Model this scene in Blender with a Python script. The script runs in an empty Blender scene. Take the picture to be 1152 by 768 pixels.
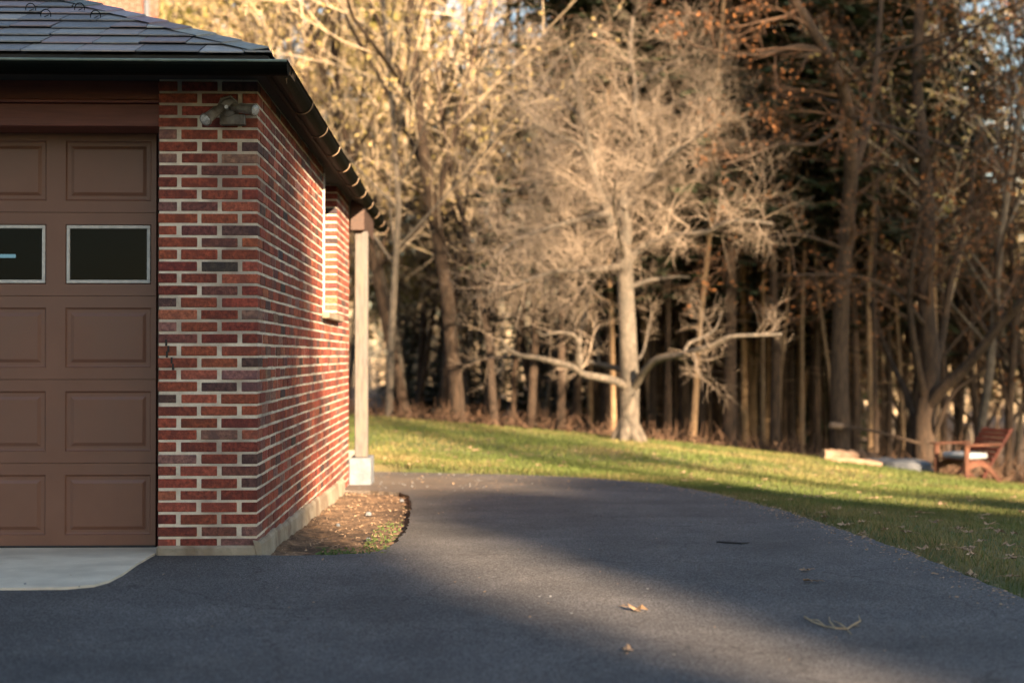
import bpy, bmesh, math, random
import numpy as np
from mathutils import Vector, Matrix, noise as mnoise
R = math.radians
SC = bpy.context.scene
COL = SC.collection

# ------------------------------------------------------------------ camera
CAM = Vector((0.0, 0.0, 1.11))
YAW, PITCH = math.atan(51/1600), math.atan(16/1600)
cd = bpy.data.cameras.new('camera'); cam = bpy.data.objects.new('camera', cd); COL.objects.link(cam)
cam.location = CAM; cam.rotation_euler = (math.pi/2 + PITCH, 0, -YAW)
cd.sensor_width = 36; cd.lens = 50; cd.clip_start = 0.1; cd.clip_end = 2000
cd.dof.use_dof = True; cd.dof.focus_distance = 8.2; cd.dof.aperture_fstop = 1.5
SC.camera = cam
# ------------------------------------------------------------------ world and sun
SUN_EL, SUN_AZ = R(17.0), math.atan2(0.39, -0.92)      # azimuth clockwise from +Y
w = bpy.data.worlds.new('World'); SC.world = w; w.use_nodes = True
nt = w.node_tree; sky = nt.nodes.new('ShaderNodeTexSky'); sky.sky_type = 'NISHITA'
sky.sun_disc = False; sky.sun_elevation = SUN_EL; sky.sun_rotation = SUN_AZ
sky.altitude = 50; sky.air_density = 1.2; sky.dust_density = 1.5; sky.ozone_density = 1.0
nt.links.new(sky.outputs[0], nt.nodes['Background'].inputs[0]); nt.nodes['Background'].inputs[1].default_value = 0.05
SUND = Vector((math.sin(SUN_AZ)*math.cos(SUN_EL), math.cos(SUN_AZ)*math.cos(SUN_EL), math.sin(SUN_EL)))
sl = bpy.data.lights.new('sun', 'SUN'); sl.energy = 5.0; sl.angle = R(0.8); sl.color = (1.0, 0.71, 0.44)
so = bpy.data.objects.new('sun', sl); COL.objects.link(so); so.location = (0, 0, 30)
so.rotation_euler = SUND.to_track_quat('Z', 'Y').to_euler()
SC.view_settings.view_transform = 'Standard'; SC.view_settings.look = 'None'
SC.view_settings.exposure = 2.5; SC.view_settings.gamma = 1.0
SC.render.engine = 'CYCLES'
SC.cycles.use_denoising = True; SC.cycles.max_bounces = 6; SC.cycles.transparent_max_bounces = 8
SC.cycles.diffuse_bounces = 3; SC.cycles.glossy_bounces = 3; SC.cycles.caustics_reflective = False

# ------------------------------------------------------------------ helpers
def at(px, py, Y):
    """point of the real place seen at photo pixel (px,py), at depth Y metres along the garage wall"""
    f = Vector((math.sin(YAW)*math.cos(PITCH), math.cos(YAW)*math.cos(PITCH), math.sin(PITCH)))
    r = Vector((math.cos(YAW), -math.sin(YAW), 0)); u = r.cross(f)
    d = f*1600 + r*(px-576) + u*(384-py)
    return CAM + d*(Y/d.y)
def lerp(a, b, t): return a + (b-a)*t
def smooth(t): t = max(0.0, min(1.0, t)); return t*t*(3-2*t)

def drive_z(y): return -0.028*max(0.0, min(y, 18)-8)
DR = [(2.95,-30),(2.8,0),(2.62,4.5),(2.55,6.5),(2.50,8.5),(2.44,10.9),(2.27,12.7),(1.95,14.2),(1.35,15.3),(0.5,16.0),(-1.2,16.75)]
def drive_edge(y):
    if y > 16.75: return -99
    for (xa, ya), (xb, yb) in zip(DR, DR[1:]):
        if ya <= y <= yb: return lerp(xa, xb, (y-ya)/(yb-ya))
    return 2.95
EX = [(-60,1.5),(-20,.5),(-6,.22),(-1.8,.005),(2.96,-.40),(6.4,-.76),(10.2,-1.28),(16,-2.0),(30,-3.0),(80,-4.0)]
def edge_z(x):
    for (xa, za), (xb, zb) in zip(EX, EX[1:]):
        if xa <= x <= xb: return lerp(za, zb, (x-xa)/(xb-xa))
    return EX[0][1] if x < 0 else EX[-1][1]
WOOD_Y = 26.0
def ground_z(x, y):
    e = edge_z(x)
    if y > WOOD_Y: return e - 0.045*min(y-WOOD_Y, 35)
    t = max(0.0, min(1.0, (y-10)/(WOOD_Y-10)))
    near = drive_z(y) - 0.055*max(0.0, min(x, 30)-2.6)
    z = lerp(near, e, t)
    if x < drive_edge(y)+0.35 and y < 17.2 and x > -12:
        k = smooth((drive_edge(y)+0.35-x)/0.3) if y < 16.75 else 1-(y-16.75)/.45
        z = lerp(z, drive_z(y)-0.045, k)
    return z + 0.02*mnoise.noise(Vector((x*.35, y*.35, 0)))*(1 if y > 17.5 or x > drive_edge(y)+.6 else 0)

class MB:
    def __init__(s): s.v = []; s.f = []; s.t = []; s.cur = None
    def face(s, idx):
        s.f.append(idx)
        if s.cur is not None: s.t.append(s.cur)
    def poly(s, pts):
        n = len(s.v); s.v += [tuple(p) for p in pts]; s.face(tuple(range(n, n+len(pts))))
    def box(s, a, b, c=0.0):
        """axis-aligned box with every edge chamfered by c"""
        x0, y0, z0 = a; x1, y1, z1 = b
        if c <= 0:
            n = len(s.v)
            s.v += [(x0,y0,z0),(x1,y0,z0),(x1,y1,z0),(x0,y1,z0),(x0,y0,z1),(x1,y0,z1),(x1,y1,z1),(x0,y1,z1)]
            for q in ((0,3,2,1),(4,5,6,7),(0,1,5,4),(1,2,6,5),(2,3,7,6),(3,0,4,7)): s.face(tuple(n+i for i in q))
            return
        n = len(s.v); X = (x0,x1); Y = (y0,y1); Z = (z0,z1)
        for i in (0,1):
            for j in (0,1):
                for k in (0,1):
                    sx, sy, sz = (c if i==0 else -c), (c if j==0 else -c), (c if k==0 else -c)
                    s.v += [(X[i], Y[j]+sy, Z[k]+sz), (X[i]+sx, Y[j], Z[k]+sz), (X[i]+sx, Y[j]+sy, Z[k])]
        V = lambda i,j,k,a: n+3*(i*4+j*2+k)+a
        for i in (0,1):
            q = [V(i,0,0,0),V(i,0,1,0),V(i,1,1,0),V(i,1,0,0)]; s.face(tuple(q if i==0 else q[::-1]))
            q = [V(0,i,0,1),V(1,i,0,1),V(1,i,1,1),V(0,i,1,1)]; s.face(tuple(q if i==0 else q[::-1]))
            q = [V(0,0,i,2),V(0,1,i,2),V(1,1,i,2),V(1,0,i,2)]; s.face(tuple(q if i==0 else q[::-1]))
        for i in (0,1):
            for j in (0,1):
                s.face((V(i,j,0,0),V(i,j,1,0),V(i,j,1,1),V(i,j,0,1)))
                s.face((V(i,0,j,0),V(i,1,j,0),V(i,1,j,2),V(i,0,j,2)))
                s.face((V(0,i,j,1),V(1,i,j,1),V(1,i,j,2),V(0,i,j,2)))
                for k in (0,1): s.face((V(i,j,k,0),V(i,j,k,1),V(i,j,k,2)))
    def tube(s, pts, rad, sides=6, cap=True):
        n0 = len(s.v); prev = None; m = len(pts)
        ref = Vector((0.31, 0.22, 0.93))
        for i, p in enumerate(pts):
            d = (pts[min(i+1, m-1)] - pts[max(i-1, 0)])
            if d.length < 1e-9: d = Vector((0,0,1))
            d.normalize()
            if prev is None:
                a = d.cross(ref)
                if a.length < 0.05: a = d.cross(Vector((1,0,0)))
            else: a = prev - d*prev.dot(d)
            a.normalize(); prev = a.copy(); b = d.cross(a)
            r = rad[i] if hasattr(rad, '__len__') else rad
            for k in range(sides):
                th = 2*math.pi*k/sides
                q = p + a*(r*math.cos(th)) + b*(r*math.sin(th)); s.v.append((q.x, q.y, q.z))
        for i in range(m-1):
            for k in range(sides):
                a0 = n0+i*sides+k; a1 = n0+i*sides+(k+1) % sides
                s.face((a0, a1, a1+sides, a0+sides))
        if cap and sides > 3:
            s.face(tuple(n0+k for k in range(sides))[::-1]); s.face(tuple(n0+(m-1)*sides+k for k in range(sides)))
    def build(s, name, mat, parent=None, smooth_=False, matrix=None):
        me = bpy.data.meshes.new(name); v = s.v
        if matrix is not None: v = [tuple(matrix @ Vector(q)) for q in v]
        me.from_pydata(v, [], s.f)
        if s.t:
            at_ = me.attributes.new('tone', 'FLOAT_COLOR', 'FACE')
            at_.data.foreach_set('color', np.array([(t[0],t[1],t[2],1) for t in s.t], dtype=np.float32).ravel())
        if smooth_: me.polygons.foreach_set('use_smooth', [True]*len(me.polygons))
        me.materials.append(mat); me.update()
        o = bpy.data.objects.new(name, me); COL.objects.link(o)
        if parent: o.parent = parent
        return o
def tag(o, label=None, cat=None, group=None, kind=None):
    if label: o['label'] = label
    if cat: o['category'] = cat
    if group: o['group'] = group
    if kind: o['kind'] = kind
    return o
def thing(name, label, cat, loc=(0,0,0), rz=0, group=None):
    o = bpy.data.objects.new(name, None); COL.objects.link(o); o.location = loc; o.rotation_euler = (0,0,rz)
    o.empty_display_size = .2
    return tag(o, label, cat, group)
def copy_tree(o, parent=None):
    c = o.copy(); COL.objects.link(c)
    if parent: c.parent = parent
    for ch in KIDS.get(o.name, []): copy_tree(ch, c)
    return c
KIDS = {}

# ------------------------------------------------------------------ materials
def mat(name, c1, c2=None, scale=5.0, rough=0.8, bump=0.0, bscale=None, tone=False, detail=6, metal=0.0, spec=None, c3=None, s3=1.0, rnd=0.0, coords='Object', stretch=None, bdist=0.02, trans=0.0):
    m = bpy.data.materials.new(name); m.use_nodes = True; N = m.node_tree.nodes; L = m.node_tree.links
    b = N['Principled BSDF']; b.inputs['Roughness'].default_value = rough; b.inputs['Metallic'].default_value = metal
    if spec is not None: b.inputs['Specular IOR Level'].default_value = spec
    tc = N.new('ShaderNodeTexCoord'); src = tc.outputs[coords]
    if stretch:
        mp = N.new('ShaderNodeMapping'); mp.inputs['Scale'].default_value = stretch; L.new(src, mp.inputs[0]); src = mp.outputs[0]
    def noise_(sc, dt=detail):
        n = N.new('ShaderNodeTexNoise'); n.inputs['Scale'].default_value = sc; n.inputs['Detail'].default_value = dt
        n.inputs['Roughness'].default_value = 0.6; L.new(src, n.inputs['Vector']); return n
    c2 = c2 or c1
    n = noise_(scale); rp = N.new('ShaderNodeValToRGB'); rp.color_ramp.elements[0].position = .35; rp.color_ramp.elements[1].position = .65
    rp.color_ramp.elements[0].color = (*c1, 1); rp.color_ramp.elements[1].color = (*c2, 1)
    L.new(n.outputs[0], rp.inputs[0]); out = rp.outputs[0]
    if c3:
        n3 = noise_(s3, 3); r3 = N.new('ShaderNodeValToRGB'); r3.color_ramp.elements[0].position = .48; r3.color_ramp.elements[1].position = .62
        L.new(n3.outputs[0], r3.inputs[0]); mx = N.new('ShaderNodeMixRGB'); L.new(r3.outputs[0], mx.inputs[0]); L.new(out, mx.inputs[1])
        mx.inputs[2].default_value = (*c3, 1); out = mx.outputs[0]
    if tone:
        a = N.new('ShaderNodeAttribute'); a.attribute_name = 'tone'; mx = N.new('ShaderNodeMixRGB'); mx.blend_type = 'MULTIPLY'
        mx.inputs[0].default_value = 1; L.new(a.outputs['Color'], mx.inputs[1]); L.new(out, mx.inputs[2]); out = mx.outputs[0]
    if rnd:
        oi = N.new('ShaderNodeObjectInfo'); mr = N.new('ShaderNodeMapRange'); mr.inputs[3].default_value = 1-rnd; mr.inputs[4].default_value = 1+rnd
        L.new(oi.outputs['Random'], mr.inputs[0]); hs = N.new('ShaderNodeHueSaturation'); L.new(mr.outputs[0], hs.inputs['Value']); L.new(out, hs.inputs['Color']); out = hs.outputs[0]
    L.new(out, b.inputs['Base Color'])
    if bump:
        nb = noise_(bscale or scale*3, 8); bp = N.new('ShaderNodeBump'); bp.inputs['Strength'].default_value = bump; bp.inputs['Distance'].default_value = bdist
        L.new(nb.outputs[0], bp.inputs['Height']); L.new(bp.outputs[0], b.inputs['Normal'])
    if trans:
        tr = N.new('ShaderNodeBsdfTranslucent'); L.new(out, tr.inputs[0]); ms = N.new('ShaderNodeMixShader'); ms.inputs[0].default_value = trans
        L.new(b.outputs[0], ms.inputs[1]); L.new(tr.outputs[0], ms.inputs[2]); L.new(ms.outputs[0], N['Material Output'].inputs[0])
    return m

def asphalt_mat():
    m = mat('asphalt', (.062,.063,.068), (.088,.087,.090), 1.6, .85, .7, 210, bdist=.006, coords='Object')
    N = m.node_tree.nodes; L = m.node_tree.links; b = N['Principled BSDF']
    base = b.inputs['Base Color'].links[0].from_socket; tc = [n for n in N if n.type == 'TEX_COORD'][0]
    vo = N.new('ShaderNodeTexVoronoi'); vo.inputs['Scale'].default_value = 170; L.new(tc.outputs['Object'], vo.inputs['Vector'])
    cr = N.new('ShaderNodeValToRGB'); cr.color_ramp.elements[0].position = .25; cr.color_ramp.elements[0].color = (.4,.4,.4,1); cr.color_ramp.elements[1].position = .9; cr.color_ramp.elements[1].color = (2.3,2.25,2.2,1)
    L.new(vo.outputs['Color'], cr.inputs[0])
    mx = N.new('ShaderNodeMixRGB'); mx.blend_type = 'MULTIPLY'; mx.inputs[0].default_value = .95; L.new(base, mx.inputs[1]); L.new(cr.outputs[0], mx.inputs[2])
    # pale chips of stone
    v2 = N.new('ShaderNodeTexVoronoi'); v2.inputs['Scale'].default_value = 16; L.new(tc.outputs['Object'], v2.inputs['Vector'])
    r2 = N.new('ShaderNodeValToRGB'); r2.color_ramp.elements[0].position = .035; r2.color_ramp.elements[0].color = (1,1,1,1); r2.color_ramp.elements[1].position = .055; r2.color_ramp.elements[1].color = (0,0,0,1)
    L.new(v2.outputs['Distance'], r2.inputs[0])
    m2 = N.new('ShaderNodeMixRGB'); L.new(r2.outputs[0], m2.inputs[0]); L.new(mx.outputs[0], m2.inputs[1]); m2.inputs[2].default_value = (.22,.21,.2,1)
    # dusty worn earth near the bed and along the lawn edge
    sp = N.new('ShaderNodeSeparateXYZ'); L.new(tc.outputs['Object'], sp.inputs[0])
    d1 = N.new('ShaderNodeVectorMath'); d1.operation = 'DISTANCE'; L.new(tc.outputs['Object'], d1.inputs[0]); d1.inputs[1].default_value = (-1.0,14.6,-.18)
    nn = N.new('ShaderNodeTexNoise'); nn.inputs['Scale'].default_value = 3.5; nn.inputs['Detail'].default_value = 8; L.new(tc.outputs['Object'], nn.inputs['Vector'])
    ad = N.new('ShaderNodeMath'); ad.operation = 'MULTIPLY_ADD'; L.new(nn.outputs[0], ad.inputs[0]); ad.inputs[1].default_value = 2.6; L.new(d1.outputs['Value'], ad.inputs[2])
    r3 = N.new('ShaderNodeMapRange'); r3.inputs[1].default_value = 1.9; r3.inputs[2].default_value = 3.6; r3.inputs[3].default_value = .75; r3.inputs[4].default_value = 0; L.new(ad.outputs[0], r3.inputs[0])
    m3 = N.new('ShaderNodeMixRGB'); L.new(r3.outputs[0], m3.inputs[0]); L.new(m2.outputs[0], m3.inputs[1]); m3.inputs[2].default_value = (.15,.115,.085,1)
    # worn, paler wheel tracks and darker oily blotches
    n5 = N.new('ShaderNodeTexNoise'); n5.inputs['Scale'].default_value = .9; n5.inputs['Detail'].default_value = 7; n5.inputs['Roughness'].default_value = .65; L.new(tc.outputs['Object'], n5.inputs['Vector'])
    r5 = N.new('ShaderNodeMapRange'); r5.inputs[1].default_value = .35; r5.inputs[2].default_value = .68; r5.inputs[3].default_value = .74; r5.inputs[4].default_value = 1.28; L.new(n5.outputs[0], r5.inputs[0])
    m5 = N.new('ShaderNodeMixRGB'); m5.blend_type = 'MULTIPLY'; m5.inputs[0].default_value = 1; L.new(m3.outputs[0], m5.inputs[1]); L.new(r5.outputs[0], m5.inputs[2])
    # hairline cracks
    v6 = N.new('ShaderNodeTexVoronoi'); v6.feature = 'DISTANCE_TO_EDGE'; v6.inputs['Scale'].default_value = .45
    w6 = N.new('ShaderNodeVectorMath'); w6.operation = 'MULTIPLY_ADD'; L.new(n5.outputs['Color'], w6.inputs[0]); w6.inputs[1].default_value = (1.2,1.2,0); L.new(tc.outputs['Object'], w6.inputs[2]); L.new(w6.outputs[0], v6.inputs['Vector'])
    r6 = N.new('ShaderNodeMapRange'); r6.inputs[1].default_value = .001; r6.inputs[2].default_value = .0035; r6.inputs[3].default_value = .5; r6.inputs[4].default_value = 1; L.new(v6.outputs[0], r6.inputs[0])
    m6 = N.new('ShaderNodeMixRGB'); m6.blend_type = 'MULTIPLY'; m6.inputs[0].default_value = 1; L.new(m5.outputs[0], m6.inputs[1]); L.new(r6.outputs[0], m6.inputs[2])
    L.new(m6.outputs[0], b.inputs['Base Color'])
    return m
def lawn_mat():
    m = mat('lawn_turf', (.055,.085,.018), (.085,.11,.026), 1.3, .95, .6, 40, c3=(.17,.14,.06), s3=.55)
    return m
M = {}
M['asphalt'] = asphalt_mat()
M['lawn'] = lawn_mat()
M['forest'] = mat('leaf_litter', (.05,.03,.018), (.10,.055,.03), 6, .95, .8, 14, c3=(.035,.025,.015), s3=.8, bdist=.06)
M['soil'] = mat('soil', (.10,.062,.038), (.33,.21,.12), 13, .95, 1.0, 30, c3=(.09,.058,.036), s3=4, bdist=.04)
M['concrete'] = mat('concrete', (.60,.55,.45), (.70,.65,.54), 6, .85, .35, 60, c3=(.50,.46,.38), s3=1.4)
M['mortar'] = mat('mortar', (.52,.46,.37), (.72,.65,.54), 9, .95, .8, 60, bdist=.008, c3=(.33,.28,.23), s3=2)
M['brick'] = mat('fired_brick', (.52,.50,.50), (1.4,1.3,1.22), 42, .86, 1.0, 110, tone=True, bdist=.01, c3=(.62,.62,.68), s3=9)
M['parging'] = mat('parging', (.26,.22,.16), (.36,.32,.25), 5, .92, .8, 30, c3=(.20,.155,.11), s3=3)
M['slate'] = mat('slate', (.8,.8,.8), (1.15,1.15,1.15), 14, .5, .5, 40, tone=True, stretch=(1,3,1))
M['door'] = mat('brown_steel_door', (.145,.066,.043), (.165,.078,.052), 3, .48, .15, 60, c3=(.145,.072,.050), s3=1.7, bdist=.002)
M['trim'] = mat('redbrown_board', (.12,.034,.024), (.17,.052,.036), 4, .55, .3, 30, stretch=(1,6,14), bdist=.004)
M['beam'] = mat('stained_beam', (.045,.026,.02), (.07,.038,.027), 5, .6, .3, 30, stretch=(8,1,8))
M['gutter'] = mat('dark_gutter', (.0012,.0024,.002), (.002,.0035,.003), 6, .6, .1, 20, c3=(.003,.0035,.0025), s3=4, spec=.05)
M['bead'] = mat('gutter_bead', (.12,.17,.15), (.2,.26,.23), 10, .35)
M['strap'] = mat('tan_strap', (.14,.09,.055), (.2,.135,.08), 20, .5)
M['alu'] = mat('aluminium_frame', (.42,.43,.42), (.55,.55,.53), 30, .5)
M['whitewood'] = mat('weathered_white_post', (.085,.08,.078), (.13,.122,.116), 8, .75, .25, 40, stretch=(6,6,.8), c3=(.14,.12,.10), s3=5)
M['whiteblock'] = mat('white_block', (.12,.14,.17), (.19,.21,.24), 12, .9, .9, 45, bdist=.01)
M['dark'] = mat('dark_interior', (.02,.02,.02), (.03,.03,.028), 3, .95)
M['lightbody'] = mat('bronze_light', (.10,.085,.065), (.18,.155,.125), 25, .35, .2, 60, c3=(.06,.045,.03), s3=12)
M['clear'] = mat('lens', (.22,.22,.2), (.5,.5,.5), 60, .15)
M['bark'] = mat('woodland_bark', (.032,.023,.017), (.095,.063,.042), 6, .95, 1, 18, stretch=(3,3,.7), rnd=.3, bdist=.03)
M['litbark'] = mat('sunlit_bark', (.28,.18,.10), (.46,.32,.19), 6, .95, 1, 18, stretch=(3,3,.7), rnd=.2, bdist=.03)  # sunlight on the brighter trunks is put into this bark colour
M['palebark'] = mat('pale_grey_bark', (.075,.064,.054), (.20,.17,.135), 7, .9, 1, 22, stretch=(2,2,.8), c3=(.10,.09,.075), s3=5, bdist=.03)
M['twig'] = mat('bare_twig', (.19,.15,.115), (.29,.235,.18), 3, .9)
M['twigdark'] = mat('brown_twig', (.08,.047,.03), (.16,.095,.058), 3, .9, rnd=.2)
M['twiggold'] = mat('sunlit_twig', (.50,.39,.26), (.64,.53,.38), 2, .9, rnd=.15)  # bright sun on the far crowns is put into this pale twig colour
M['needle'] = mat('conifer_needles', (.016,.028,.012), (.035,.05,.018), 1.2, .7, tone=False, rnd=.35, trans=.15)
M['pine'] = mat('pine_needles', (.20,.20,.045), (.36,.30,.085), 1.0, .7, rnd=.2, trans=.25)
M['goldleaf'] = mat('yellow_leaves', (.42,.36,.11), (.66,.50,.24), 1.0, .7, rnd=.15, trans=.3)
M['rustleaf'] = mat('rust_leaves', (.22,.085,.03), (.36,.16,.055), 1.0, .75, rnd=.15, trans=.3)
M['chairwood'] = mat('red_stained_wood', (.065,.015,.009), (.11,.026,.015), 6, .5, .2, 30, stretch=(5,5,5))
M['chairpale'] = mat('worn_orange_wood', (.085,.031,.017), (.15,.06,.033), 6, .6, .2, 30)
M['cushion'] = mat('pale_blue_cushion', (.30,.34,.38), (.4,.44,.47), 8, .9, .3, 30)
M['stone'] = mat('pale_stone', (.11,.125,.145), (.19,.205,.225), 5, .9, .7, 20)
M['logwood'] = mat('split_log', (.20,.13,.085), (.30,.21,.145), 7, .85, .6, 20)
M['dryleaf'] = mat('dry_leaf', (.30,.20,.125), (.48,.34,.22), 8, .8, rnd=.3, trans=.15)
M['straw'] = mat('straw_twig', (.3,.23,.14), (.42,.33,.2), 20, .9)
M['tar'] = mat('black_patch', (.02,.02,.022), (.03,.03,.032), 20, .9)
M['grassblade'] = mat('grass_blade', (.8,.8,.8), (1.15,1.15,1.15), .7, .75, tone=True, trans=.25)
def glass_mat():
    m = bpy.data.materials.new('dark_glass'); m.use_nodes = True; N = m.node_tree.nodes; L = m.node_tree.links
    b = N['Principled BSDF']; b.inputs['Base Color'].default_value = (.0012,.005,.0065,1); b.inputs['Roughness'].default_value = .08; b.inputs['Specular IOR Level'].default_value = .06
    t = N.new('ShaderNodeBsdfTransparent'); t.inputs[0].default_value = (.35,.45,.48,1); ms = N.new('ShaderNodeMixShader'); ms.inputs[0].default_value = .12
    n = N.new('ShaderNodeTexNoise'); n.inputs['Scale'].default_value = 26; bp = N.new('ShaderNodeBump'); bp.inputs['Strength'].default_value = .08
    L.new(n.outputs[0], bp.inputs['Height']); L.new(bp.outputs[0], b.inputs['Normal'])
    L.new(b.outputs[0], ms.inputs[1]); L.new(t.outputs[0], ms.inputs[2]); L.new(ms.outputs[0], N['Material Output'].inputs[0]); return m
M['glass'] = glass_mat()
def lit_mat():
    m = mat('emissive_white', (.8,.85,.85)); b = m.node_tree.nodes['Principled BSDF']
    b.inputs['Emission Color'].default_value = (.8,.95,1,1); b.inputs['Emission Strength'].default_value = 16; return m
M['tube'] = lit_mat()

# ------------------------------------------------------------------ ground
def grid_sheet(name, xs, ys, m):
    mb = MB(); nx = len(xs)
    for y in ys:
        for x in xs: mb.v.append((x, y, ground_z(x, y)))
    for j in range(len(ys)-1):
        for i in range(nx-1):
            a = j*nx+i; mb.f.append((a, a+1, a+1+nx, a+nx))
    return mb.build(name, m, smooth_=True)
def axis(segs):
    out = []
    for a, b, st in segs:
        k = max(1, round((b-a)/st)); out += [a+(b-a)*i/k for i in range(k)]
    return out + [segs[-1][1]]
xs = axis([(-300,-60,40),(-60,-12,4),(-12,-3,1),(-3,4,.14),(4,14,.5),(14,80,4),(80,300,40)])
lawn = grid_sheet('lawn', xs, axis([(-300,-40,40),(-40,0,4),(0,18,.2),(18,WOOD_Y,.4)]), M['lawn']); tag(lawn, kind='structure')
ff = grid_sheet('forest_floor', xs, axis([(WOOD_Y,34,.6),(34,80,3),(80,600,60)]), M['forest']); tag(ff, kind='structure')

rng = random.Random(7)
def wob(a): return (rng.random()-.5)*2*a
BED = [(-1.4,13.45),(-1.17,13.42),(-.9,13.35),(-.62,13.1),(-.5,12.6),(-.46,11.8),(-.43,11.1),(-.42,10.4),(-.40,9.9),(-.40,9.4),(-.42,8.8),(-.45,8.4),(-.50,8.15),(-.62,8.02),(-.8,7.97),(-1.0,7.96),(-1.12,7.98),(-1.4,8.03)]
def refine(pts, step, amp):
    out = []
    for (xa, ya), (xb, yb) in zip(pts, pts[1:]):
        k = max(1, int(math.hypot(xb-xa, yb-ya)/step))
        for i in range(k):
            t = i/k; out.append((lerp(xa,xb,t)+(wob(amp) if i else 0), lerp(ya,yb,t)+(wob(amp) if i else 0)))
    return out + [pts[-1]]
def slab(name, outline, m, thick, top=0.0, cuts=()):
    bm = bmesh.new(); vs = [bm.verts.new((x, y, 0)) for x, y in outline]
    f = bm.faces.new(vs); bmesh.ops.triangulate(bm, faces=[f])
    for c in cuts:
        bmesh.ops.bisect_plane(bm, geom=bm.verts[:]+bm.edges[:]+bm.faces[:], plane_co=(0,c,0), plane_no=(0,1,0))
    ext = bmesh.ops.extrude_face_region(bm, geom=bm.faces[:])
    up = [v for v in ext['geom'] if isinstance(v, bmesh.types.BMVert)]; ups = set(up)
    for v in bm.verts: v.co.z = drive_z(v.co.y) + top - (0 if v in ups else thick)
    bmesh.ops.recalc_face_normals(bm, faces=bm.faces)
    me = bpy.data.meshes.new(name); bm.to_mesh(me); bm.free(); me.materials.append(m)
    o = bpy.data.objects.new(name, me); COL.objects.link(o); return o
right = refine(DR[1:], .09, .014)
outline = [(-16,-30), (2.95,-30)] + right + [(-1.5,16.8),(-1.5,13.5)] + refine(BED, .06, .012) + [(-1.5,8.4),(-16,8.4)]
dv = slab('driveway', outline, M['asphalt'], .07, cuts=(8,18)); tag(dv, kind='structure')
ap = [(-16,8.5),(-1.60,8.5),(-1.60,8.12),(-1.735,8.0),(-1.745,7.6),(-1.735,7.25),(-1.75,7.02),(-1.79,6.90),(-1.90,6.83),(-2.3,6.82),(-4.5,6.80),(-16,6.78)]
apr = slab('concrete_apron', ap, M['concrete'], .05, top=.012); tag(apr, kind='structure')
# soil bed
mb = MB(); nx, ny = 26, 120
for j in range(ny+1):
    for i in range(nx+1):
        x = lerp(-1.3,-.32,i/nx); y = lerp(7.9,13.6,j/ny)
        h = .045*mnoise.noise(Vector((x*5,y*5,3))) + .018*mnoise.noise(Vector((x*17,y*17,9)))
        mb.v.append((x, y, drive_z(y)-.028 - .012*(x+1.17) + h*.5))
for j in range(ny):
    for i in range(nx):
        a = j*(nx+1)+i; mb.f.append((a,a+1,a+nx+2,a+nx+1))
tag(mb.build('soil_bed', M['soil'], smooth_=True), kind='structure')

# ------------------------------------------------------------------ garage
GX, GY0, GY1 = -1.17, 8.0, 14.2
PITCHB, COURSE, BL, BH, MO = .2250, .0672, .2005, .0525, .0245
rb = random.Random(11)
PAL = [((.27,.066,.040),38),((.20,.046,.031),22),((.33,.088,.050),13),((.165,.06,.050),11),((.10,.054,.048),5),((.22,.115,.095),7),((.38,.12,.075),5),((.06,.045,.045),2)]
def brick_tone():
    t = rb.random()*sum(w_ for _, w_ in PAL)
    for c, w_ in PAL:
        t -= w_
        if t <= 0: break
    k = rb.uniform(.82, 1.18); return (c[0]*k, c[1]*k*rb.uniform(.9,1.12), c[2]*k*rb.uniform(.9,1.12))
def brick(mb, a, b):
    if min(b[i]-a[i] for i in range(3)) < .012: return
    j = lambda s=.0019: rb.uniform(-s, s)
    mb.cur = brick_tone(); mb.box((a[0]+j(), a[1]+j(), a[2]+j()), (b[0]+j(), b[1]+j(), b[2]+j()), rb.uniform(.0022,.0045))
garage = thing('brick_garage', 'red brick garage with slate hip roof, brown panelled door and a white porch post', 'garage')
WIN = (11.63, 12.88, 1.47, 2.70)
bk, mo = MB(), MB()
Z0, NC = -.165, 42
def front_pier(xl, xr, corner_right, corner_left=False):
    for c in range(NC):
        z = Z0 + c*COURSE
        if z+BH < .0: continue
        A = c % 2 == 0; xe = xr
        if corner_right: xe = xr - (.0875 if A else BL) - MO
        else: xe = xr
        x = xe; first = not corner_right and A
        while x > xl+.02:
            ln = (.0875 if first else BL); first = False
            x0 = max(x-ln, xl); 
            if x0 - xl < .05: x0 = xl
            brick(bk, (x0, GY0, z), (x, GY0+.1, z+BH)); x = x0-MO
PXL = GX - (2.5*BL + .5*(BL-MO-.2005) + 2*MO + .013)          # left edge of the corner pier
PXL = GX - .553
front_pier(PXL, GX, True)
front_pier(-4.75, -4.20, False); front_pier(-8.0, -7.16, False)
for c in range(NC):                                            # long side wall, corner bricks shared
    z = Z0 + c*COURSE; A = c % 2 == 0
    y = GY0; first = True
    while y < GY1-.02:
        ln = (BL if A else .0875) if first else BL
        y1 = min(y+ln, GY1)
        wth = (.0875 if A else BL) if first else .1
        segs = [(y, y1)]
        if z+BH > WIN[2] and z < WIN[3]:
            segs = []
            if y < WIN[0]: segs.append((y, min(y1, WIN[0])))
            if y1 > WIN[1]: segs.append((max(y, WIN[1]), y1))
        for ya, yb in segs:
            jam = (z+BH > WIN[2] and z < WIN[3]) and (abs(yb-WIN[0]) < .001 or abs(ya-WIN[1]) < .13)
            if first and z < .045 and z+BH > 0: pass
            brick(bk, (GX-(.205 if jam else wth), ya, z), (GX, yb, z+BH))
        y = y1+MO; first = False
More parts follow.
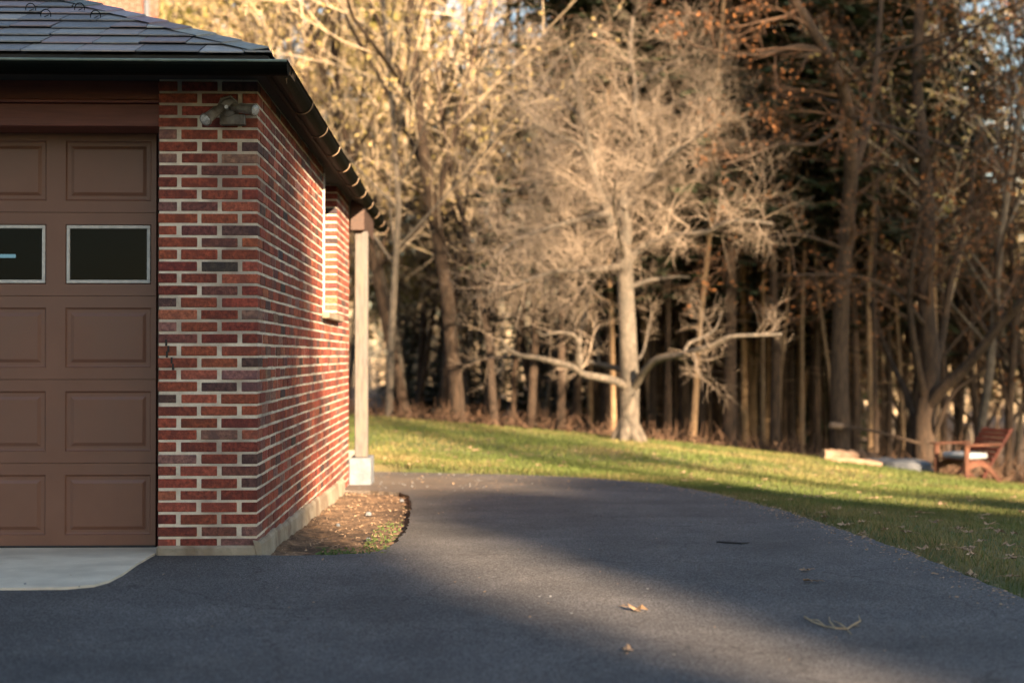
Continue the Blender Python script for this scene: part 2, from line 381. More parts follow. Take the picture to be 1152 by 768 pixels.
for c in range(NC):                                            # end walls in plain view only from the side
    z = Z0 + c*COURSE; x = GX-.1-(0 if c % 2 else .1)
    while x > -8.0: brick(bk, (max(x-BL,-8.0), GY1-.1, z), (x, GY1, z+BH)); x -= PITCHB
    y = GY0
    while y < GY1-.1: brick(bk, (-8.0, y, z), (-7.9, min(y+BL,GY1-.1), z+BH)); y += PITCHB
bk.build('brick_face', M['brick'], garage)
i_ = .0042; ZT = 2.66
mo.box((PXL+i_, GY0+i_, -.05), (GX-i_, GY0+.25, ZT)); mo2 = MB(); mo2.box((-4.75+i_, GY0+i_, -.05), (-4.20-i_, GY0+.25, ZT)); mo2.build('mortar', M['mortar'], garage); mo.box((-8+i_, GY0+i_, -.05), (-7.16-i_, GY0+.25, ZT))
mo.box((GX-.24, GY0+.251, -.4), (GX-i_, WIN[0]-i_, ZT)); mo.box((GX-.24, WIN[1]+i_, -.4), (GX-i_, GY1-i_, ZT))
mo.box((GX-.24, WIN[0]-.001, -.4), (GX-i_, WIN[1]+.001, WIN[2]-.06))
mo.box((-8+i_, GY1-.24, -.4), (GX-.241, GY1-i_, ZT)); mo.box((-8+i_, GY0+.251, -.4), (-7.8, GY1-.241, ZT))
mo.build('mortar', M['mortar'], garage)
# parged foundation: front strip, and a ragged band along the side that deepens to the back
pg = MB(); nseg = 60
pg.box((PXL-.004, GY0-.022, -.06), (GX+.004, GY0+.02, .052), .012)
pg2 = MB(); pg2.box((-4.76, GY0-.02, -.06), (-4.19, GY0+.02, .05), .012); pg2.build('foundation', M['parging'], garage)
ring = []
for k in range(nseg+1):
    y = lerp(GY0-.024, 13.42, k/nseg); t = (y-GY0)/(13.42-GY0)
    top = lerp(.075, -.045, t) + .010*mnoise.noise(Vector((y*4,0,0))); out_ = .026+.01*mnoise.noise(Vector((y*3,5,0)))
    zb = drive_z(y)-.12
    top += .012*mnoise.noise(Vector((y*11,0,2)))
    n = len(pg.v); pg.v += [(GX-.02,y,top+.006),(GX+out_*.5,y,top),(GX+out_,y,top-.018),(GX+out_+.012,y,zb)]
    if k:
        for q in range(3): pg.f.append((n-4+q, n-3+q, n+1+q, n+q))
pg.f.append((len(pg.v)-4, len(pg.v)-3, len(pg.v)-2, len(pg.v)-1)); _b = len(pg.v)-4*(nseg+1); pg.f.append((_b+3,_b+2,_b+1,_b))
pg.build('foundation', M['parging'], garage)
# window recess, sill, sash in the side wall
sill = MB(); sill.box((GX-.22, WIN[0]-.06, WIN[2]-.058), (GX+.055, WIN[1]+.06, WIN[2]-.002), .008)
sl_ = sill.build('window_sill', M['parging'], garage)
wf = MB()
for a, b in (((WIN[0]+.004,WIN[2]),(WIN[0]+.06,ZT)),((WIN[1]-.06,WIN[2]),(WIN[1]-.004,ZT)),((WIN[0]+.061,WIN[2]),(WIN[1]-.061,WIN[2]+.06)),((WIN[0]+.061,ZT-.1),(WIN[1]-.061,ZT-.04)),((WIN[0]+.061,2.04),(WIN[1]-.061,2.08))):
    wf.box((GX-.215, a[0], a[1]), (GX-.165, b[0], b[1]), .003)
wn = wf.build('side_window', M['alu'], garage)
pn = MB(); pn.box((GX-.196, WIN[0]+.05, WIN[2]+.05), (GX-.19, WIN[1]-.05, ZT-.06)); pn.build('pane', M['glass'], wn)
st = MB(); st.box((GX-.012, WIN[0]-.002, WIN[2]), (GX+.012, WIN[0]+.022, 2.6), .003); st.build('window_trim', M['alu'], garage)
# header boards above the doors
DX1, DX0, DY = -1.806, -4.226, 8.33
def sc_z(py, Y): return 1.11 + (400-py)*Y/1600
hb = MB()
for xa, xb in ((PXL-2.475, PXL-.001), (-7.158, -4.752)):
    hb.box((xa, 8.045, sc_z(144,8.05)), (xb, 8.30, sc_z(119,8.05)), .004)
    hb.box((xa, 8.02, sc_z(117.6,8.03)), (xb, 8.06, sc_z(114.5,8.03)), .003)
    hb.box((xa, 8.06, sc_z(114,8.05)), (xb, 8.29, ZT-.002), .004)
hb.build('header_board', M['trim'], garage)
ck = MB(); z = sc_z(402, 8.0)
for k, (dx, dz) in enumerate(((.0,.085),(.012,.05),(.004,.02),(.03,-.015),(.038,-.05))):
    ck.box((PXL+.04+dx, GY0-.0035, z+dz-.02), (PXL+.052+dx, GY0+.004, z+dz+.016), .002)
ck.build('cracked_joint', M['dark'], garage)
# interior walls, ceiling
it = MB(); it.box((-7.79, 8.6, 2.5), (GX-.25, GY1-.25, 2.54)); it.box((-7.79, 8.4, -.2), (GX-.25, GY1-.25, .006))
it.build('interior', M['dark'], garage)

def door(x_right):
    """sectional door: five sections, four columns; returns mesh object with window sub-parts"""
    d = MB(); PW, GP = .494, .1105; SH = 93*DY/1600
    x1 = x_right; x0 = x1-4*PW-3*GP-2*.028
    zs = [.004+SH*k for k in range(6)]
    cols = [(x1-.028-(c+1)*PW-c*GP, x1-.028-c*(PW+GP)) for c in range(4)][::-1]
    wins = []
    for s in range(5):
        za, zb = zs[s]+.0018, zs[s+1]-.0018
        pa, pb = zs[s]+.068*1.0, zs[s+1]-.068
        xb_ = [x0] + [v for c in cols for v in c] + [x1]
        for i in range(len(xb_)-1):
            a, b = xb_[i], xb_[i+1]; pan = i % 2 == 1
            f = DY
            if not pan: d.poly([(a,f,za),(b,f,za),(b,f,zb),(a,f,zb)]); continue
            d.poly([(a,f,za),(b,f,za),(b,f,pa),(a,f,pa)]); d.poly([(a,f,pb),(b,f,pb),(b,f,zb),(a,f,zb)])
            if s == 3:
                wins.append((a,b,pa,pb)); steps = [(0,0),(.004,.012),(.012,.012),(.012,.04)]; end = False
            else: steps = [(0,0),(.006,.007),(.012,.009),(.030,.009),(.048,.002),(.050,.0015)]; end = True
            rings = [[(a+o,f+dp,pa+o),(b-o,f+dp,pa+o),(b-o,f+dp,pb-o),(a+o,f+dp,pb-o)] for o, dp in steps]
            for r0, r1 in zip(rings, rings[1:]):
                for q in range(4): d.poly([r0[q], r0[(q+1)%4], r1[(q+1)%4], r1[q]])
            if end: d.poly(rings[-1])
        # section lip
        d.poly([(x0,DY,zb),(x1,DY,zb),(x1,DY+.012,zb+.001),(x0,DY+.012,zb+.001)])
        d.poly([(x0,DY+.012,za-.001),(x1,DY+.012,za-.001),(x1,DY,za),(x0,DY,za)])
    for k in range(4): d.poly([(x0,DY+.010,zs[k+1]-.003),(x1,DY+.010,zs[k+1]-.003),(x1,DY+.010,zs[k+1]+.003),(x0,DY+.010,zs[k+1]+.003)])
    d.poly([(x0,DY+.05,0),(x0,DY+.05,zs[5]),(x0,DY,zs[5]),(x0,DY,0)]); d.poly([(x1,DY,0),(x1,DY,zs[5]),(x1,DY+.05,zs[5]),(x1,DY+.05,0)])
    o = d.build('garage_door', M['door'], garage)
    for a, b, pa, pb in wins:
        fr = MB(); t = .019; a2, b2, p2, q2 = a+.006, b-.006, pa+.006, pb-.006
        for A, B in (((a2,p2),(b2,p2+t)),((a2,q2-t),(b2,q2)),((a2,p2+t+.0005),(a2+t,q2-t-.0005)),((b2-t,p2+t+.0005),(b2,q2-t-.0005))):
            fr.box((A[0],DY-.002,A[1]),(B[0],DY+.016,B[1]),.002)
        fr.build('window_frame', M['alu'], o)
        pn = MB(); pn.box((a2+t-.002,DY+.008,p2+t-.002),(b2-t+.002,DY+.012,q2-t+.002)); pn.build('pane', M['glass'], o)
    sm = MB(); sm.box((x0,DY-.004,-.0),(x1,DY+.03,.012),.002); sm.build('bottom_seal', M['tar'], o)
    return o
door(DX1); door(DX1-2.965)
jb = MB()
for x in (PXL-.001, -4.20+.06, -4.751, -7.158+.06): jb = MB(); jb.box((x-.055, 8.30, 0.0), (x, 8.42, 2.42), .003); jb.build('door_jamb', M['trim'], garage)
# glowing white bar inside
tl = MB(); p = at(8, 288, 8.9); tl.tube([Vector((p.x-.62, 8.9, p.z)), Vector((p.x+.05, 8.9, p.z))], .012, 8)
tube = tl.build('glow_bar', M['tube']); tag(tube, 'thin glowing white bar seen through the dark window of the brown garage door', 'lamp')

# roof
EXR, EXL, EYF, EYB, EZ, TP = -1.03-.03, -8.14, 7.63, 17.3, 2.722, .44
HALF = (EXR-EXL)/2; YBK = EYB
roof = MB(); core = MB()
apexA = (EXL+HALF, EYF+HALF, EZ+TP*HALF-.012); apexB = (EXL+HALF, YBK-HALF, EZ+TP*HALF-.012)
c = [(EXL,EYF,EZ-.012),(EXR,EYF,EZ-.012),(EXR,YBK,EZ-.012),(EXL,YBK,EZ-.012)]
core.poly([c[0],c[1],apexA]); core.poly([c[1],c[2],apexB,apexA]); core.poly([c[2],c[3],apexB]); core.poly([c[3],c[0],apexA,apexB])
cl = [(x,y,z-.02) for x,y,z in c]
for k in range(4): core.poly([cl[k], cl[(k+1)%4], c[(k+1)%4], c[k]])
core.poly(cl[::-1])
rf = core.build('roof', M['dark'], garage)
rs = random.Random(5); SPAL = [(.23,.225,.215),(.18,.178,.175),(.29,.282,.27),(.21,.165,.17),(.145,.14,.145),(.25,.215,.205)]
def slope(fn, length, full):
    """slates on one slope: fn(u,t,h) maps along-eave u, plan distance t, height h above the deck"""
    ex = .2; n = int(full/ex)+1
    for r_ in range(n):
        t0 = r_*ex-.02; t1 = min(t0+ex*1.15, full); u = t0 - rs.random()*.3
        hi = length - t0
        if t1 <= t0+.02: break
        while u < hi:
            wd = rs.uniform(.2,.34); ua, ub = u+.0035, u+wd-.0035; u += wd
            def cl_(v, t): return max(t, min(length-t, v))
            jt = rs.uniform(-.01,.01); h0 = .017+rs.uniform(0,.007)
            P = [(cl_(ua,t0), t0+jt), (cl_(ub,t0), t0+jt), (cl_(ub,t1), t1), (cl_(ua,t1), t1)]
            if P[1][0]-P[0][0] < .01: continue
            c_ = SPAL[int(rs.random()*6)]; k = rs.uniform(.85,1.15); roof.cur = tuple(v*k for v in c_)
            top = [fn(P[0][0],P[0][1],h0),fn(P[1][0],P[1][1],h0),fn(P[2][0],P[2][1],.002),fn(P[3][0],P[3][1],.002)]
            bot = [fn(P[0][0],P[0][1],h0-.007),fn(P[1][0],P[1][1],h0-.007)]
            roof.poly(top); roof.poly([bot[0],bot[1],top[1],top[0]])
            roof.poly([bot[1],top[2],top[1]]); roof.poly([top[0],top[3],bot[0]])
LX, LY = EXR-EXL, YBK-EYF
slope(lambda u,t,h: (EXL+u, EYF+t, EZ+TP*t+h), LX, HALF)
slope(lambda u,t,h: (EXR-t, EYF+u, EZ+TP*t+h), LY, HALF)
slope(lambda u,t,h: (EXR-u, YBK-t, EZ+TP*t+h), LX, HALF)
slope(lambda u,t,h: (EXL+t, YBK-u, EZ+TP*t+h), LY, HALF)
roof.build('slates', M['slate'], rf)
hc = MB()
def hipcaps(a, b, sx, sy):
    L_ = (b-a).length; n = int(L_/.24)
    for k in range(n):
        p0 = a.lerp(b, k/n); p1 = a.lerp(b, (k+1.18)/n)
        hc.cur = tuple(v*rs.uniform(.8,1.1) for v in SPAL[int(rs.random()*6)])
        wd = .11
        for (dx, dy) in ((sx*wd,0),(0,sy*wd)):
            # each flank lies on its own slope: same height contour
            zf = -.0
            q = [p0+Vector((0,0,.040)), p0+Vector((dx,dy,.026)), p1+Vector((dx,dy,.018)), p1+Vector((0,0,.03))]
            for v_, (ddx,ddy) in ((q[1],(dx,dy)),(q[2],(dx,dy))): pass
            hc.poly(q); hc.poly([q[1]+Vector((0,0,-.008)), q[0]+Vector((0,0,-.008)), q[0], q[1]])
e = Vector((EXR,EYF,EZ)); a_ = Vector(apexA); hipcaps(e, a_, -1, 0.0); hipcaps(e, a_, 0.0, 1)
hc.build('hip_cap', M['slate'], rf); hc = MB(); hipcaps(Vector((EXL,EYF,EZ)), a_, 1, 1); hc.build('hip_cap', M['slate'], rf); hc = MB(); hipcaps(Vector((EXR,YBK,EZ)), Vector(apexB), -1, -1)
hc.build('hip_cap', M['slate'], rf)
for px, py, t in ((35,19,1.0),(52,25,.82),(90,18,1.02),(108,26,.8)):
    Y = EYF+t; X = at(px,py,Y).x; z = EZ+TP*t+.02
    sg = MB(); pts = []
    for k in range(9):
        th = math.pi*1.15*k/8-.25; pts.append(Vector((X+.03*math.cos(th), Y-.01, z+.035*math.sin(th)+.01)))
    sg.tube(pts, .003, 5); sg.tube([Vector((X,Y-.03,z-.004)), Vector((X,Y+.05,z+.026))], .003, 5); sg.build('snow_guard', M['gutter'], rf)
# soffit and rafters
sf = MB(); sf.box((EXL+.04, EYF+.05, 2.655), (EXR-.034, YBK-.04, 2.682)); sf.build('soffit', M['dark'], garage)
# gutters
def gutter(a, b, out, name='gutter', r=.066):
    g = MB(); n = 10; d = (b-a).normalized(); secs = []
    for k in range(n+1):
        th = math.pi*k/n; secs.append((-math.cos(th)*r, -math.sin(th)*r))
    for P in (a, b):
        for (o_, z_) in secs: g.v.append(tuple(P + out*o_ + Vector((0,0,z_))))
    for k in range(n): g.f.append((k, k+1, n+1+k+1, n+1+k))
    g.f.append(tuple(range(n, -1, -1))); g.f.append(tuple(range(n+1, 2*n+2)))
    # inner skin
    base = len(g.v)
    for P in (a, b):
        for (o_, z_) in secs: g.v.append(tuple(P + out*o_*.95 + Vector((0,0,z_*.95))))
    for k in range(n): g.f.append((base+k+1, base+k, base+n+1+k, base+n+1+k+1))
    o = g.build(name, M['gutter'], garage)
    return o
zg = 2.662; gx = EXR+.045; gy = EYF-.045
gf = gutter(Vector((EXL-.1, gy, zg)), Vector((gx+.066, gy, zg)), Vector((0,-1,0)))
bd = MB(); bd.tube([Vector((EXL-.1, gy-.066, zg+.002)), Vector((gx+.066, gy-.066, zg+.002))], .0075, 8); bd.build('bead', M['bead'], gf)
gs = gutter(Vector((gx, gy-.0, zg)), Vector((gx, EYB+.02, zg)), Vector((1,0,0)))
bd = MB(); bd.tube([Vector((gx+.066, gy-.066, zg+.002)), Vector((gx+.066, EYB+.02, zg+.002))], .007, 8); bd.build('bead', M['gutter'], gs)
for y in (8.75,9.68,10.6,11.52,12.45,13.4,14.4,15.4,16.4,17.2):
    s_ = MB(); pts = [Vector((gx+.0715*math.cos(th), y, zg-.0715*math.sin(th))) for th in [math.pi*k/12 for k in range(0,9)]]
    s_.tube(pts, .0045, 5); s_.build('gutter_strap', M['strap'], gs)
# leaves hanging over the gutter corner
for dx, dz, s in ((.0,.01,1),(.02,-.03,-1),(.045,-.005,1)):
    lf = MB(); p = Vector((gx+.05+dx*.3, gy+.1+dx*2, zg+.01+dz)); lf.poly([p, p+Vector((.02*s,-.01,-.03)), p+Vector((.015*s,.005,-.065)), p+Vector((-.012,-.01,-.03))])
    lf.build('caught_leaf', M['dryleaf'], gs)
# fascia behind side gutter, porch beam, post, block
fb = MB(); fb.box((EXR-.032, EYF+.06, 2.62), (EXR-.004, YBK-.05, 2.695), .003); fb.box((EXL+.06, EYF+.03, 2.625), (EXR-.04, EYF+.048, 2.695), .003)
fb.build('fascia', M['gutter'], garage)
bm_ = MB(); bm_.box((-1.16, GY1+.01, 2.36), (-1.02, 15.6, 2.652), .006); bm_.build('porch_beam', M['beam'], garage)
ps = MB(); ps.box((-1.122, 14.30, .092), (-.992, 14.43, 2.358), .008)
ps.build('porch_post', M['whitewood'], garage)
bl = MB(); bl.box((-1.175, 14.215, -.3), (-.955, 14.72, .09), .012); bl.build('post_block', M['whiteblock'], garage)
ps2 = MB(); ps2.box((-1.155, 16.9, -.2), (-1.005, 17.05, 2.358), .008)
pf = MB(); pf.box((-7.9, GY1+.01, -.4), (-1.2, 17.1, -.02), .01); pf.build('porch_floor', M['concrete'], garage)

# twin spotlight on the pier
sec = thing('security_light', 'bronze twin-head floodlight mounted high on the brick pier beside the garage door', 'light', (0,0,0))
c0 = at(256, 121, 7.95); cy = 7.955
b_ = MB()
def disc(mb, c, axis_, r0, r1, ln, n=20):
    mb.tube([c, c+axis_*ln*.35, c+axis_*ln], [r0, r0, r1], n)
disc(b_, Vector((c0.x, 7.995, c0.z)), Vector((0,-1,0)), .062, .05, .045)
b_.box((c0.x-.045, 7.955, c0.z-.095), (c0.x+.095, 7.998, c0.z-.035), .004)
b_.build('wall_plate', M['lightbody'], sec, smooth_=False)
for tgt, ln in ((at(231,135,7.80), .1), (at(287,124,7.86), .1)):
    root = Vector((c0.x+(.03 if tgt.x > c0.x else -.03), 7.935, c0.z))
    dd = (tgt-root); L_ = dd.length; dd.normalize()
    h = MB(); h.tube([root, root+dd*.03, root+dd*.05, root+dd*.055, root+dd*(L_-.012), root+dd*(L_-.01), root+dd*L_], [.02,.022,.022,.028,.030,.036,.036], 18)
    hd = h.build('lamp_head', M['lightbody'], sec)
    ln_ = MB(); ln_.tube([root+dd*(L_-.002), root+dd*(L_+.006), root+dd*(L_+.014)], [.031,.028,.012], 16); ln_.build('lens', M['clear'], hd)
se = MB(); q = Vector((c0.x+.0, 7.925, c0.z-.004)); se.tube([q, q+Vector((0,-.02,0))], [.014,.010], 12); se.build('sensor', M['clear'], sec)
hk = MB(); hk.tube([Vector((c0.x-.05,7.96,c0.z+.01)), Vector((c0.x-.03,7.93,c0.z+.045)), Vector((c0.x+.02,7.93,c0.z+.058)), Vector((c0.x+.05,7.95,c0.z+.03))], .008, 8); hk.build('bracket', M['lightbody'], sec)

# ------------------------------------------------------------------ brick house behind
house = thing('brick_house', 'sunlit red brick house with white trimmed windows behind the garage roof', 'house', (0,0,0))
HX, HY = at(178, 20, 27.0).x, 27.0
def brickwall_mat():
    m = bpy.data.materials.new('far_brickwork'); m.use_nodes = True; N = m.node_tree.nodes; L = m.node_tree.links; b = N['Principled BSDF']
    tc = N.new('ShaderNodeTexCoord'); mp = N.new('ShaderNodeMapping'); mp.inputs['Rotation'].default_value = (R(90),0,0); L.new(tc.outputs['Object'], mp.inputs[0])
    t = N.new('ShaderNodeTexBrick'); t.inputs['Color1'].default_value = (.22,.055,.035,1); t.inputs['Color2'].default_value = (.16,.04,.028,1); t.inputs['Mortar'].default_value = (.25,.20,.16,1)
    t.inputs['Scale'].default_value = 1; t.inputs['Brick Width'].default_value = .225; t.inputs['Row Height'].default_value = .0672; t.inputs['Mortar Size'].default_value = .011
    L.new(mp.outputs[0], t.inputs['Vector']); L.new(t.outputs['Color'], b.inputs['Base Color']); b.inputs['Roughness'].default_value = .9; return m
hw = MB(); 
hw.box((HX-11, HY, -.3), (HX, HY+8, 8.6)); hw.build('wall', brickwall_mat(), house)
hr = MB(); hr.box((HX-11.4, HY-.45, 8.602), (HX+.12, HY+8.4, 8.8)); 
hr.poly([(HX-11.4,HY-.45,8.8),(HX+.12,HY-.45,8.8),(HX+.12,HY+4,11.5),(HX-11.4,HY+4,11.5)]); hr.poly([(HX+.12,HY+8.4,8.8),(HX-11.4,HY+8.4,8.8),(HX-11.4,HY+4,11.5),(HX+.12,HY+4,11.5)])
hr.poly([(HX+.12,HY-.45,8.8),(HX+.12,HY+8.4,8.8),(HX+.12,HY+4,11.5)])
hr.build('roof', M['slate'] if False else M['dark'], house)
for wx in (at(136,10,27).x-1.0, at(136,10,27).x-4.2, at(136,10,27).x-7.0):
    for z0 in (.9, 5.9, ):
        fr = MB(); wd, ht = .95, 1.7
        for A, B in (((wx,z0),(wx+.13,z0+ht)),((wx+wd-.02,z0),(wx+wd+.11,z0+ht)),((wx+.131,z0),(wx+wd-.021,z0+.1)),((wx+.131,z0+ht-.1),(wx+wd-.021,z0+ht)),((wx+.131,z0+ht/2-.04),(wx+wd-.021,z0+ht/2+.04))):
            fr.box((A[0],HY-.06,A[1]),(B[0],HY-.002,B[1]),.004)
        f_ = fr.build('window', M['whiteblock'], house)
        pn = MB(); pn.box((wx+.1,HY-.03,z0+.08),(wx+wd,HY-.005,z0+ht-.08)); pn.build('pane', M['glass'], f_)
dsp = MB(); X = at(165,10,27).x; dsp.tube([Vector((X,HY-.08,-.2)), Vector((X,HY-.08,8.5))], .05, 8); dsp.build('downspout', M['whiteblock'], house)
shx = at(120,10,27).x; sh = MB(); sh.box((shx-.02,HY-.05,5.9),(shx+.2,HY-.01,7.6),.005); sh.build('shutter', mat('sage_shutter', (.16,.19,.1), (.2,.23,.13), 4, .7), house)

Rm = Matrix.Translation((HX,HY,0)) @ Matrix.Rotation(R(17),4,'Z') @ Matrix.Translation((-HX,-HY,0))
house.matrix_world = Rm
# ------------------------------------------------------------------ vegetation generators
def rand_unit(r):
    while True:
        v = Vector((r.uniform(-1,1), r.uniform(-1,1), r.uniform(-1,1)))
        if .1 < v.length < 1: return v.normalized()
def leaf(mb, p, s, r, flat=0.0):
    a = rand_unit(r); b = a.cross(rand_unit(r))
    if flat: a.z *= (1-flat); b.z *= (1-flat)
    if a.length < .01 or b.length < .01: return
    a = a.normalized()*s; b = b.normalized()*s*.55
    n = len(mb.v); mb.v += [tuple(p-a), tuple(p+b), tuple(p+a), tuple(p-b)]; mb.face((n,n+1,n+2,n+3))
def grow(tm, cm, p, d, L, rad, lvl, cfg, r, lf=None):
    """tm: mesh of trunk and limbs, cm: mesh of twigs (crown)"""
    maxl = cfg['levels']; ns = 5 if lvl == 0 else (4 if lvl == 1 else (3 if lvl < maxl else 2))
    pts = [p.copy()]; rads = [rad]; d = d.normalized(); q = p.copy()
    for i in range(ns):
        d = (d + rand_unit(r)*cfg['wig'] + Vector((0,0,cfg['up'][min(lvl, len(cfg['up'])-1)]))).normalized()
        q = q + d*(L/ns); pts.append(q.copy()); rads.append(rad*lerp(1, cfg['taper'], (i+1)/ns))
    sides = 7 if rad > .06 else (5 if rad > .02 else 3)
    (tm if lvl <= cfg['limb'] else cm).tube(pts, rads, sides, cap=False)
    if lf is not None and lvl >= maxl-1:
        for _ in range(cfg.get('leaves', 3)):
            t = r.random(); k = min(int(t*ns), ns-1); leaf(lf, pts[k].lerp(pts[k+1], r.random())+rand_unit(r)*.06, r.uniform(*cfg['leafs']), r)
    if lvl >= maxl: return
    n = cfg['kids'][min(lvl, len(cfg['kids'])-1)]
    for j in range(n):
        t = lerp(cfg['t0'][min(lvl,len(cfg['t0'])-1)], 1.0, (j+r.random())/n); k = min(int(t*ns), ns-1); f = t*ns-k
        base = pts[k].lerp(pts[k+1], f); dd = (pts[k+1]-pts[k]).normalized()
        ax = dd.cross(rand_unit(r)).normalized(); ang = R(r.uniform(*cfg['ang']))
        nd = (dd*math.cos(ang) + ax*math.sin(ang))
        grow(tm, cm, base, nd, L*r.uniform(*cfg['ratio'])*(1.15-.5*t), max(rads[k]*cfg['rr'], cfg.get('rmin', .004)), lvl+1, cfg, r, lf)

def proto(name, tm, cm, tmat, cmat, lf=None, lmat=None, crown_name='crown'):
    """a hidden-free prototype: meshes only, placed later through add_tree"""
    a = bpy.data.meshes.new(name+'_trunk'); a.from_pydata(tm.v, [], tm.f); a.materials.append(tmat); a.polygons.foreach_set('use_smooth', [True]*len(a.polygons))
    b = bpy.data.meshes.new(name+'_crown'); v = list(cm.v); f = list(cm.f); mi = [0]*len(f)
    if lf:
        n = len(v); v += lf.v; f += [tuple(i+n for i in q) for q in lf.f]; mi += [1]*len(lf.f)
    b.from_pydata(v, [], f); b.materials.append(cmat)
    if lf: b.materials.append(lmat); b.polygons.foreach_set('material_index', mi)
    a.update(); b.update(); return a, b
def add_tree(name, pr, loc, rz, sc_, label, cat, group=None, tilt=0.0):
    root = thing(name, label, cat, loc, rz, group); root.scale = (sc_,)*3; root.rotation_euler = (tilt, tilt*.5, rz)
    for nm, me in (('trunk', pr[0]), ('crown', pr[1])):
        o = bpy.data.objects.new(nm, me); COL.objects.link(o); o.parent = root
    return root

def conifer(seed, H=20, h0=3.0, dense=1.0, width=2.7, rad=.11):
    r = random.Random(seed); tm, cm, lf = MB(), MB(), MB()
    pts = [Vector((r.uniform(-.08,.08)*k*.5, r.uniform(-.08,.08)*k*.5, H*k/8)) for k in range(9)]; pts[0] = Vector((0,0,-.3))
    tm.tube(pts, [rad*1.25 if k == 0 else rad*(1-.85*k/8) for k in range(9)], 9, cap=False)
    def axis_at(z):
        k = max(0,min(7,int(z/H*8))); return pts[k].lerp(pts[k+1], z/H*8-k)
    for _ in range(14):
        z = r.uniform(1.0, h0+1.5); a = r.uniform(0,6.28); p = axis_at(z); L = r.uniform(.3,1.1)
        tm.tube([p, p+Vector((math.cos(a)*L, math.sin(a)*L, r.uniform(-.2,.1)))], [.015,.005], 4, cap=False)
    z = h0
    while z < H-.3:
        f = (z-h0)/(H-h0); L0 = width*(1-f)**.75+.25
        for _ in range(r.choice((3,4,5))):
            a = r.uniform(0,6.28); L = L0*r.uniform(.55,1.15); p = axis_at(z); dr = r.uniform(.12,.35)
            bp = [p + Vector((math.cos(a)*L*t, math.sin(a)*L*t, .12*L*t-dr*L*t*t)) for t in (0,.33,.66,1)]
            cm.tube(bp, [.022,.015,.01,.004], 3, cap=False)
            ns = int(L/.13*dense)
            for i in range(ns):
                t = lerp(.18,1,(i+r.random())/ns); k = min(2,int(t*3)); q = bp[k].lerp(bp[k+1], t*3-k)
                for sd in (-1,1):
                    sa = a + sd*r.uniform(.5,1.2); sl2 = r.uniform(.22,.42)*(1.15-.6*t)+.05; wdt = r.uniform(.05,.09)
                    e2 = q + Vector((math.cos(sa)*sl2, math.sin(sa)*sl2, -r.uniform(.02,.18)))
                    sidev = Vector((-math.sin(sa), math.cos(sa), r.uniform(-.5,.5)))*wdt
                    m_ = q.lerp(e2,.5); n = len(lf.v); lf.v += [tuple(q), tuple(m_+sidev), tuple(e2), tuple(m_-sidev)]; lf.f.append((n,n+1,n+2,n+3))
        z += r.uniform(.22,.42)
    return proto('conifer', tm, cm, M['bark'], M['twigdark'], lf, M['needle'])
def bare(seed, H=13, tmat='bark', cmat='twigdark', leaves=0, lmat=None, leafs=(.05,.1), kids=(15,7,6), first=.3, rad=.13, wig=.16, rmin=.005):
    r = random.Random(seed); tm, cm = MB(), MB(); lf = MB() if leaves else None
    cfg = dict(levels=3, limb=1, wig=wig, up=(.05,.10,.06,.02), taper=.35, kids=kids, t0=(first,.2,.15), ang=(25,60), ratio=(.32,.5), rr=.42, leaves=leaves, leafs=leafs, rmin=rmin)
    grow(tm, cm, Vector((0,0,-.3)), Vector((r.uniform(-.08,.08), r.uniform(-.08,.08), 1)), H, rad, 0, cfg, r, lf)
    return proto('bare', tm, cm, M[tmat], M[cmat], lf, M[lmat] if lmat else None)
CON = [conifer(s, 19+s%3, h0, d, wd) for s, h0, d, wd in ((1,4.5,1,2.6),(2,6.5,1,2.4),(3,3.2,1.1,2.9))]
CONP = [conifer(s, 20, 6.5, 1, 2.3, .085) for s in (4,5)]
THIN = [conifer(s, 17, 8.5, .8, 1.5, .055) for s in (6,7)]
THIN[0][0].materials[0] = M['litbark']
for _t, _c in CONP: _t.materials[0] = M['litbark']
CONLOW = [conifer(s, 11, .4, 1.3, 2.6) for s in (21,22)]
BARE = [bare(s, 13+s%3) for s in (31,32,33)]
BRG = [bare(s, 13+s%3, 'bark', 'twiggold', leaves=1, lmat='goldleaf', leafs=(.03,.08), kids=(18,8,6), first=.25, rmin=.009) for s in (34,35,36)]
RUST = [bare(s, 12, leaves=1, lmat='rustleaf', first=.12, kids=(14,7,5)) for s in (41,42)]
PALEB = [bare(s, 15, 'palebark', 'twiggold', leaves=2, lmat='goldleaf', leafs=(.04,.09), kids=(15,7,6), first=.2, rad=.11, rmin=.008) for s in (51,52,53)]
PINE = [None, None]
def pineish(seed):
    r = random.Random(seed); tm, cm, lf = MB(), MB(), MB(); H = 17
    cfg = dict(levels=3, limb=1, wig=.12, up=(.04,.05,.05,.03), taper=.3, kids=(20,6,4), t0=(.25,.3,.2), ang=(45,80), ratio=(.24,.42), rr=.4, leaves=9, leafs=(.09,.2))
    grow(tm, cm, Vector((0,0,-.3)), Vector((0,0,1)), H, .2, 0, cfg, r, lf)
    return proto('pine', tm, cm, M['bark'], M['twigdark'], lf, M['pine'])
PINE = [pineish(61), pineish(62)]
GOLD = [bare(s, 14, 'palebark', 'twiggold', leaves=7, lmat='goldleaf', leafs=(.05,.13), kids=(14,7,5), first=.25, rad=.10, rmin=.008) for s in (81,82)]

